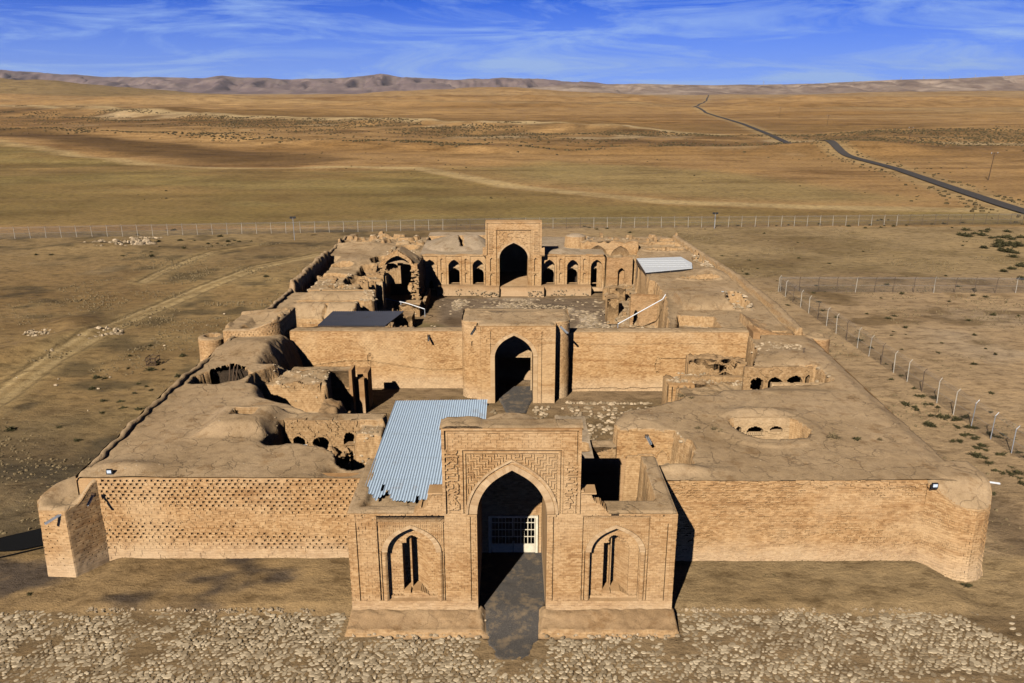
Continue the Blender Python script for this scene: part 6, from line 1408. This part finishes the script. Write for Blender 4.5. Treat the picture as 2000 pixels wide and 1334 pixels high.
fence('cross wire fence of mostly rusty posts on the open ground to the right', [(42.3, 122.2), (60, 122.0), (98, 121.0)], 3.1, 2.2, (0, -.25), lambda i: 'rust' if i % 4 else 'concrete')
# ================================================================ SHRUBS
def shrub_mesh(seed, n, mt, spread=1.0, dry=False):
    r = np.random.default_rng(seed); V = []; F = []; tt = []
    for i in range(n):
        a = r.uniform(0, 6.28); el = r.uniform(.1, 1.4); d = np.array([math.cos(a) * math.cos(el), math.sin(a) * math.cos(el), math.sin(el) * .75])
        L_ = r.uniform(.35, 1.0) * (1 + .25 * math.sin(3 * a + seed)); p0 = d * L_ * r.uniform(.1, .5); p1 = d * L_ * spread
        s = np.cross(d, (0.1, .2, 1)); s = s / (np.linalg.norm(s) + 1e-6) * r.uniform(.02, .07); u = np.cross(d, s); u = u / (np.linalg.norm(u) + 1e-6) * r.uniform(.01, .05)
        b0 = len(V); V += [p0 - s * .4, p0 + s * .4, p1 + s + u, p1 - s + u]; F.append((b0, b0 + 1, b0 + 2, b0 + 3)); tt.append(r.random())
        for q in range(2):
            c = d * L_ * r.uniform(.5, 1.0) + r.normal(size=3) * .06; w_ = r.normal(size=3) * .055; x_ = r.normal(size=3) * .055; b0 = len(V)
            V += [c - w_, c - x_, c + w_, c + x_]; F.append((b0, b0 + 1, b0 + 2, b0 + 3)); tt.append(r.random())
    V = np.array(V); V[:, 2] = np.maximum(V[:, 2], -.03); return mesh_from('desert_shrub', V, F, mt, tint=tt)
SM = [shrub_mesh(s, 150, M['leaf']) for s in (1, 2, 3)] + [shrub_mesh(9, 110, M['dryleaf'], 1.1)]
def shrubs(pts, label, group, smin, smax, zf=None, mi=None, jitter=0, extra=0):
    pts = list(pts)
    for k in range(extra):
        q = random.choice(pts); pts.append((q[0] + random.gauss(0, jitter), q[1] + random.gauss(0, jitter)))
    for i, (x, y) in enumerate(pts):
        me = SM[mi] if mi is not None else random.choice(SM[:3]); o = bpy.data.objects.new('desert_shrub', me); col.objects.link(o)
        z = float(T(x, y)) if zf is None else zf
        s = random.uniform(smin, smax); o.location = (x, y, z - .02); o.scale = (s * random.uniform(.9, 1.3), s * random.uniform(.8, 1.1), s * random.uniform(.5, .8)); o.rotation_euler = (0, 0, random.uniform(0, 6.28))
        tag(o, label, 'shrub', group)
S_left = [(-41.0, 87.0), (-39.6, 85.3), (-41.0, 85.1), (-40.3, 80.6), (-39.1, 79.8), (-38.1, 78.7), (-39.5, 77.8), (-45.8, 82.5), (-39.8, 75.4), (-38.7, 73.6), (-44.5, 79.0), (-42.5, 68.9), (-43.7, 85.6), (-37.0, 83.0), (-46.7, 68.3), (-44.7, 82.2), (-39.3, 66.0)]
S_leftfar = [(-91.2, 159.0), (-88.0, 156.3), (-77.2, 166.5), (-74.5, 166.5), (-71.6, 160.1), (-74.9, 151.1), (-63.7, 172.8), (-59.9, 166.5), (-58.9, 167.7), (-61.5, 164.7), (-77.1, 180.9), (-78.8, 180.9), (-66.2, 159.0), (-67.4, 167.7), (-42.0, 133.2), (-89.2, 152.1)]
S_road = [(44.2, 63.4), (45.1, 67.2), (42.0, 67.2), (39.7, 65.8), (43.0, 70.8), (42.8, 68.9), (42.4, 66.6), (43.9, 67.2), (41.6, 63.9), (40.1, 62.8), (40.4, 61.3), (40.2, 59.9), (41.8, 60.4), (41.8, 68.9), (42.1, 71.4), (42.3, 74.7), (42.3, 76.8), (42.6, 79.0), (43.1, 83.0), (43.2, 87.0), (40.1, 73.3), (39.7, 74.7), (44.1, 93.2), (44.1, 96.4), (40.7, 62.3), (40.5, 59.4), (41.3, 58.5)]
S_field = [(51.4, 91.2), (50.1, 100.2), (49.1, 98.6), (52.6, 102.2), (52.3, 106.7), (50.1, 77.8), (47.1, 72.7), (71.4, 119.9), (72.8, 118.9), (74.1, 115.8), (46.1, 115.8), (72.1, 125.7), (37.1, 141.6), (43.3, 151.1), (43.8, 139.4), (54.3, 148.6), (58.3, 143.9), (57.8, 133.2), (73.4, 151.1), (92.5, 161.8), (54.4, 167.7), (40.4, 151.1)]
S_corner = [(103.8, 170.9), (103.3, 167.7), (102.5, 164.1), (106.7, 169.0), (103.5, 161.8), (110.1, 170.9), (98.6, 160.7), (97.5, 155.2), (98.6, 153.7), (92.0, 141.6), (89.1, 139.4), (86.4, 137.3), (85.9, 131.3), (103.0, 176.1), (106.1, 179.5), (99.5, 172.8), (108.6, 180.9), (97.7, 157.4), (95.7, 150.1)]
S_terr = [(20.4, 43.0), (16.9, 44.5), (16.3, 44.4), (17.4, 43.3), (20.0, 42.3), (21.3, 42.8), (18.8, 42.2), (25.6, 44.1), (26.1, 44.2), (25.4, 43.0), (25.9, 43.1), (24.6, 42.5), (26.7, 44.0), (28.8, 43.4), (28.6, 43.6), (17.8, 42.5), (18.6, 42.4), (22.1, 42.2), (21.0, 44.1)]
S_fence = [(84.9, 188.2), (86.0, 185.2), (89.7, 186.7), (93.4, 188.2), (77.0, 186.7), (81.8, 183.8), (65.5, 188.2), (100.2, 189.8), (102.3, 184.5), (108.8, 192.1), (73.3, 189.8), (35.0, 180.9), (17.9, 184.5), (19.4, 182.3), (-12.1, 188.2), (26.4, 177.4)]
shrubs(S_left, 'small dark shrub on the brown ground left of the fort', 'shrubs scattered left of the fort', .3, .65, extra=8, jitter=3)
shrubs([(-25.6, 43.7), (-24.0, 42.8), (-30.2, 42.9)], 'tiny dark weed on the bare terrace by the left tower', 'weeds by the left tower', .12, .22)
shrubs(S_leftfar, 'dark shrub among the stones near the far left fence', 'shrubs near the far left fence', .4, .9, extra=14, jitter=4)
shrubs(S_road, 'low dark shrub along the foot of the near right fence', 'shrubs along the near right fence', .3, .62, extra=34, jitter=1.0)
shrubs(S_field, 'small dark shrub on the pale open field to the right', 'shrubs on the right field', .25, .6, extra=45, jitter=9)
shrubs(S_corner, 'dense dark bush in the clump at the far right edge', 'bushes in the clump at the far right edge', .7, 1.6, extra=30, jitter=2.5)
shrubs(S_terr, 'little green brown weed on the terrace below the right front wall', 'weeds on the terrace below the right front wall', .10, .24, zf=.27, extra=12, jitter=.5)
shrubs(S_fence, 'small dark shrub at the foot of the far fence', 'shrubs at the foot of the far fence', .35, .8, extra=10, jitter=4)
zr = lambda x, y: float(f_rw(np.array([[x]]), np.array([[y]]))[0, 0])
shrubs([(24.8, 52.6)], 'dark round shrub growing on the smooth right roof', None, .42, .43, zf=zr(24.8, 52.6), mi=0)
shrubs([(23.3, 52.9)], 'grey dry thorn bush growing on the smooth right roof beside the dark one', None, .5, .52, zf=zr(23.3, 52.9), mi=3)
shrubs([(26.4, 52.4), (15.0, 54.3), (15.4, 53.9), (13.8, 54.5), (12.3, 55.6), (14.6, 60.6), (13.9, 61.0)], 'dry weed tuft sprouting from the right wing roof', 'dry weeds on the right wing roof', .2, .42, zf=6.25, mi=3)
# crate-like cage on the left ground
mb = MB()
for x in (-42.0, -40.9):
    for y in (86.5, 87.6): mb.bar((x, y, 0), (x, y, 1.0), .05)
for z in (.1, .5, .95):
    mb.bar((-42, 86.5, z), (-40.9, 86.5, z), .05); mb.bar((-42, 87.6, z), (-40.9, 87.6, z), .05); mb.bar((-42, 86.5, z), (-42, 87.6, z), .05); mb.bar((-40.9, 86.5, z), (-40.9, 87.6, z), .05)
for k in range(6): mb.bar((-42 + k * .2, 86.5, 0), (-42 + k * .2, 86.5, 1), .035)
tag(mb.build('crate', M['wood']), 'small dark slatted crate standing among the shrubs on the left ground', 'crate')
# far scrub: uncountable
def scrub(n, sampler, smin, smax, seed, label=None):
    r = np.random.default_rng(seed); V = []; F = []
    pts = sampler(r, n); m_ = len(pts); k = 5
    z = T(pts[:, 0], pts[:, 1]); s = r.uniform(smin, smax, m_); ang = np.arange(k) * 2 * math.pi / k
    ring = np.stack([pts[:, :1] + np.cos(ang)[None] * s[:, None] * r.uniform(.6, 1.2, (m_, k)), pts[:, 1:] + np.sin(ang)[None] * s[:, None] * r.uniform(.6, 1.2, (m_, k)), (z - .1)[:, None] + 0 * ang[None]], -1)
    mid = ring.copy(); mid[..., :2] = pts[:, None] + (ring[..., :2] - pts[:, None]) * .8; mid[..., 2] = (z + s * .55)[:, None] * 1 + r.uniform(-.15, .15, (m_, k)) * s[:, None]
    V = np.stack([ring, mid], 1); idx = np.arange(m_ * 2 * k).reshape(m_, 2, k); nx_ = np.roll(idx, -1, 2)
    fs = np.stack([idx[:, 0], nx_[:, 0], nx_[:, 1], idx[:, 1]], -1).reshape(-1, 4); c = idx[:, 1]
    cp = np.stack([c[:, 0], c[:, 1], c[:, 2], c[:, 3]], -1); c3 = np.stack([c[:, 0], c[:, 3], c[:, 4], c[:, 4]], -1)
    faces = [tuple(f) for f in np.concatenate([fs, cp]).tolist()] + [tuple(f[:3]) for f in c3.tolist()]
    return mesh_from('desert_scrub', V.reshape(-1, 3), faces, M['scrub'], tint=r.random(len(faces)))
def smp(r, n):
    x = r.uniform(-700, 420, n * 4); yl = np.interp(x, [-900, -285, 0, 145, 400], [1330, 925, 724, 616, 640])
    y = yl - 8 - np.abs(r.normal(size=n * 4)) * 95; d = fbm(x / 55, y / 30, 701, 3)
    k = (d > -.02) & (y > 430); return np.stack([x[k], y[k]], 1)[:n]
def smp2(r, n):
    t_ = r.random(n * 3); x = -500 + 660 * t_; y = np.interp(x, [-424, -262, -91, 0, 144, 165], [682, 599, 483, 420, 458, 470]) + r.normal(size=n * 3) * (5 + 12 * vn(x / 60, x * 0, 702))
    k = vn(x / 40, y / 12, 703) > .45; return np.stack([x[k], y[k]], 1)[:n]
def smp3(r, n):
    x = r.uniform(-120, 330, n); y = r.uniform(200, 640, n); k = (vn(x / 30, y / 30, 704) > .62); return np.stack([x[k], y[k]], 1)
def smp4(r, n):
    x = r.uniform(170, 640, n); y = np.interp(x, [170, 640], [470, 690]) + r.uniform(-40, 120, n); k = vn(x / 40, y / 30, 705) > .5; return np.stack([x[k], y[k]], 1)
def smp5(r, n):   # verge of the asphalt road
    P = np.array(RD[:7]); i = r.integers(0, 6, n); f = r.random(n)[:, None]; q = P[i] * (1 - f) + P[i + 1] * f; q[:, 0] += np.where(r.random(n) < .5, -1, 1) * (5 + np.abs(r.normal(size=n)) * 4); return q
tag(link('desert_scrub', scrub(11000, smp, .3, 1.05, 1)), 'countless dark scrub dots on the low scarp across the plain', 'scrub', kind='stuff')
tag(link('desert_scrub', scrub(1500, smp2, .35, 1.15, 2)), 'line of dark scrub along the dry watercourse in the middle plain', 'scrub', kind='stuff')
tag(link('desert_scrub', scrub(700, smp3, .25, .6, 3)), 'sparse scrub dots over the fields behind the fort', 'scrub', kind='stuff')
tag(link('desert_scrub', scrub(1300, smp4, .3, .95, 4)), 'scrub dots on the pale slope right of the road', 'scrub', kind='stuff')
tag(link('desert_scrub', scrub(260, smp5, .3, .8, 5)), 'scrub along the verges of the asphalt road', 'scrub', kind='stuff')
# dry grass tufts / clods close by
def near_s(r, n):
    x = np.concatenate([r.uniform(-75, -29.5, n // 2), r.uniform(32, 100, n // 2)]); y = np.concatenate([r.uniform(48, 165, n // 2), r.uniform(45, 182, n // 2)])
    k = vn(x / 5, y / 5, 711) > .52; return np.stack([x[k], y[k]], 1)
o = link('dry_tufts', scrub(26000, near_s, .05, .16, 6)); o.data.materials.clear(); o.data.materials.append(M['dryleaf'])
tag(o, 'dry tufts and clods strewn over the bare ground round the fort', 'dry tufts', kind='stuff')
# ================================================================ POLES AND SMALL FITTINGS
def power_pole(x, y, h, label, lean=.04):
    z = float(T(x, y)); t = W(thing('power_pole', label, 'power pole', (x, y, z)))
    mb = MB(); mb.bar((x, y, z - .5), (x + lean * h, y, z + h), .17, 7, r2=.10); mb.build('pole', M['wood'], t)
    mb = MB(); mb.bar((x + lean * h - 1.2, y, z + h - .5), (x + lean * h + 1.2, y, z + h - .3), .07); mb.bar((x + lean * h - .9, y, z + h - .4), (x + lean * (h - 1.6), y, z + h - 1.6), .04); mb.bar((x + lean * h + .9, y, z + h - .3), (x + lean * (h - 1.6), y, z + h - 1.6), .04); mb.build('crossarm', M['wood'], t)
    for k in (-1.1, 0, 1.1):
        mb = MB(); mb.bar((x + lean * h + k, y, z + h - .35 + .08 * k), (x + lean * h + k, y, z + h), .08, 6); mb.build('insulator', M['glass'], t)
power_pole(170.8, 289.9, 9.8, 'nearest wooden power pole, leaning right, beside the asphalt road', .07)
power_pole(218.4, 451.5, 10.5, 'thin power pole on the slope right of the road bend')
power_pole(292.4, 765.2, 11, 'small distant power pole between the road and the pale slope')
power_pole(321, 992.5, 12, 'farthest tiny power pole near the vanishing road')
def pylon(x, y, z, h, label):
    t = W(thing('power_pylon', label, 'pylon', (x, y, z), 'lattice pylons on the far right ridge'))
    mb = MB(); w0 = h * .11
    tops = [(-1, -1), (1, -1), (1, 1), (-1, 1)]
    for a, b_ in tops: mb.bar((x + a * w0, y + b_ * w0, z - 5), (x + a * w0 * .15, y + b_ * w0 * .15, z + h), .5, 4)
    for k in range(6):
        f = k / 6; g_ = (k + 1) / 6; s0 = w0 * (1 - .85 * f); s1 = w0 * (1 - .85 * g_)
        mb.bar((x - s0, y - s0, z + h * f), (x + s1, y - s1, z + h * g_), .3, 4); mb.bar((x + s0, y - s0, z + h * f), (x - s1, y - s1, z + h * g_), .3, 4)
    mb.build('lattice_mast', M['galv'], t)
    mb = MB()
    for q in (.72, .84, .96): mb.bar((x - h * .17, y, z + h * q), (x + h * .17, y, z + h * q), .5, 4)
    mb.build('crossarm', M['galv'], t)
for px, py in ((1490, 166), (1665, 164), (1756, 159), (1800, 158), (1850, 158), (1900, 155), (1955, 154)):
    yy = 7600; xx = (px - 1000) / 1555 * yy * .9545; pylon(xx, yy, 30 + (181 - py - 1) / 1555 * 1.04 * yy - 6, 34, 'tiny lattice power pylon standing on the far right ridge')
def lamp_pole(x, y, h, label, blue=False):
    z = float(T(x, y)); t = W(thing('floodlight_pole', label, 'light pole', (x, y, z)))
    mb = MB(); mb.bar((x, y, z - .3), (x, y, z + h), .06); mb.build('pole', M['galv'], t)
    for s in (-1, 1):
        mb = MB(); mb.box(x + s * .35 - .28, x + s * .35 + .28, y - .15, y + .15, z + h - .1, z + h + .32); mb.build('floodlight_head', M['black'], t)
lamp_pole(-46.5, 169.0, 4.6, 'tall thin pole with twin floodlights by the far fence left of the fort')
lamp_pole(46.8, 183.6, 3.4, 'short pole with a floodlight by the far fence right of the fort')
def floodlight(x, y, z, label, face):
    t = W(thing('floodlight', label, 'floodlight', (x, y, z)))
    mb = MB(); mb.box(x - .19, x + .19, y - .05, y + .08, z + .06, z + .36); mb.build('housing', M['black'], t)
    mb = MB(); mb.box(x - .14, x + .14, y - .07, y - .045, z + .11, z + .31); mb.build('glass', M['glass'], t)
    mb = MB(); mb.bar((x - .21, y, z - .02), (x - .21, y, z + .25), .02); mb.bar((x + .21, y, z - .02), (x + .21, y, z + .25), .02); mb.bar((x - .21, y, z - .01), (x + .21, y, z - .01), .02); mb.build('bracket', M['black'], t)
floodlight(-26.1, 46.75, 6.35, 'small black floodlight on the left edge of the slotted front wall', 0)
floodlight(26.9, 45.6, 5.95, 'small pale floodlight on the right corner tower', 0)
def spout(a, b_, label, r=.07, mt='pipe', group=None):
    t = W(thing('rain_spout', label, 'rain spout', a, group)); mb = MB()
    A = Vector(a); B = Vector(b_); d = (B - A).normalized(); u = d.cross(Vector((0, 0, 1))).normalized(); v = u.cross(d)
    q = lambda P, i, j: tuple(P + u * i * r + v * j * r)
    for (i0, j0), (i1, j1) in (((-1, 1), (-1, -.6)), ((-1, -.6), (1, -.6)), ((1, -.6), (1, 1))):
        for o_ in (1, .8): mb.quad(q(A, i0 * o_, j0), q(B, i0 * o_, j0), q(B, i1 * o_, j1), q(A, i1 * o_, j1))
    mb.build('channel', M[mt], t)
    mb = MB(); mb.box(a[0] - r * 1.6, a[0] + r * 1.6, a[1] - .02, a[1] + .14, a[2] - r * 1.6, a[2] + r * 1.6); mb.build('wall_socket', M['wood'], t)
spout((-26.93, 45.9, 5.3), (-26.85, 45.0, 5.05), 'white rain spout sticking out near the junction of left tower and wall', .07)
spout((-28.55, 44.95, 4.5), (-29.2, 44.1, 4.25), 'white rain spout on the front edge of the left corner tower', .07)
spout((30.95, 47.0, 5.7), (31.9, 46.9, 5.6), 'white rain spout on the outer side of the right corner tower', .05)
spout((-8.7, 79.5, 5.75), (-8.65, 78.6, 5.5), 'dark rain spout high on the left inner curtain wall', .09, 'galv')
spout((-3.6, 75.9, 7.7), (-4.0, 74.9, 7.3), 'dark rain spout at the upper left of the inner gate', .09, 'galv')
spout((4.8, 76.4, 7.7), (5.5, 75.3, 7.3), 'long rain spout at the upper right of the inner gate', .08, 'galv')
spout((9.9, 53.75, 5.9), (10.1, 53.0, 5.6), 'dark rain spout on the brick vault end of the right wing', .09, 'galv')
spout((-16.1, 51.9, 5.9), (-14.7, 52.3, 5.8), 'white rain spout lying over the collapsed room of the left wing', .075)
spout((-25.7, 66.6, 5.2), (-25.2, 65.9, 4.9), 'short white spout hanging in the collapsed hole of the left wing roof', .08)
spout((8.3, 43.6, 3.0), (6.3, 43.2, 2.8), 'white rain spout jutting over the shaded stair room of the gateway', .06)
spout((26.2, 93.9, 6.9), (25.3, 93.4, 7.05), 'white spout by the broken hole of the long barrel vault', .09)
def railpipe(pts, label, hs):
    t = W(thing('white_pipe', label, 'pipe', pts[0])); mb = MB()
    for a, b_ in zip(pts[:-1], pts[1:]): mb.bar(a, b_, .06, 8)
    mb.build('pipe_run', M['pipe'], t)
    for (x, y, z) in hs:
        mb = MB(); mb.bar((x, y, z), (x, y, z - 1.1), .06); mb.build('support_post', M['galv'], t)
railpipe([(-18.8, 109.6, 2.3), (-14.5, 107.0, 2.1), (-12.0, 105.8, 1.6)], 'long white pipe across the low left rooms of the rear courtyard', [(-12.0, 105.8, 1.6), (-15.5, 107.6, 2.1)])
railpipe([(13.3, 96.0, 2.3), (18.4, 94.4, 5.9), (18.75, 94.4, 6.5)], 'long white pipe slanting up to the right range of the rear courtyard', [(13.3, 96, 2.3)])
mb = MB(); mb.bar((27.6, 71.6, 6.0), (27.6, 71.6, 7.0), .05); mb.bar((27.45, 71.6, 6.9), (27.75, 71.6, 6.95), .04)
tag(mb.build('iron_stake', M['rust']), 'short dark iron stake on the far right roof of the right wing', 'stake')
mb = MB(); mb.bar((17.0, 63.9, 4.2), (17.9, 63.6, 4.25), .12, 8); tag(mb.build('blue_tarp_roll', M['bluesheet']), 'small blue roll lying on the mud ramp behind the brick pier', 'roll')
mb = MB()
for k in range(620):
    s_ = random.choice((-1, 1)); x = s_ * random.uniform(9.9, 25.8 if s_ < 0 else 27.2)
    if fbm(np.array([x / 2.2]), np.array([0.]), 725, 2)[0] < -.25: continue
    y = 41.12 - .12 * float(fbm(np.array([x / 1.3]), np.array([0.]), 84, 3)[0]) + random.gauss(0, .07); mb.rock(x, y, random.uniform(0, .2), random.uniform(.05, .13), random.random() * .8, .7)
tag(mb.build('terrace_edge_stones', M['rubblestone']), kind='structure')
# ================================================================ AIR
hb = MB(); hb.box(-9500, 9500, -80, 11200, -12, 420); hz_o = hb.build('haze', None)
hz_o.data.materials.clear(); m = bpy.data.materials.new('thin_air'); m.use_nodes = True; N_ = m.node_tree.nodes; N_.clear()
out = N_.new('ShaderNodeOutputMaterial'); pv = N_.new('ShaderNodeVolumePrincipled'); pv.inputs['Color'].default_value = (.72, .80, 1.0, 1); pv.inputs['Density'].default_value = 2.4e-5; pv.inputs['Anisotropy'].default_value = .2
m.node_tree.links.new(pv.outputs[0], out.inputs['Volume']); hz_o.data.materials.append(m); tag(hz_o, 'thin blue air over the plain', 'haze', kind='stuff')
for o in bpy.data.objects:
    if '_w' in o: del o['_w']
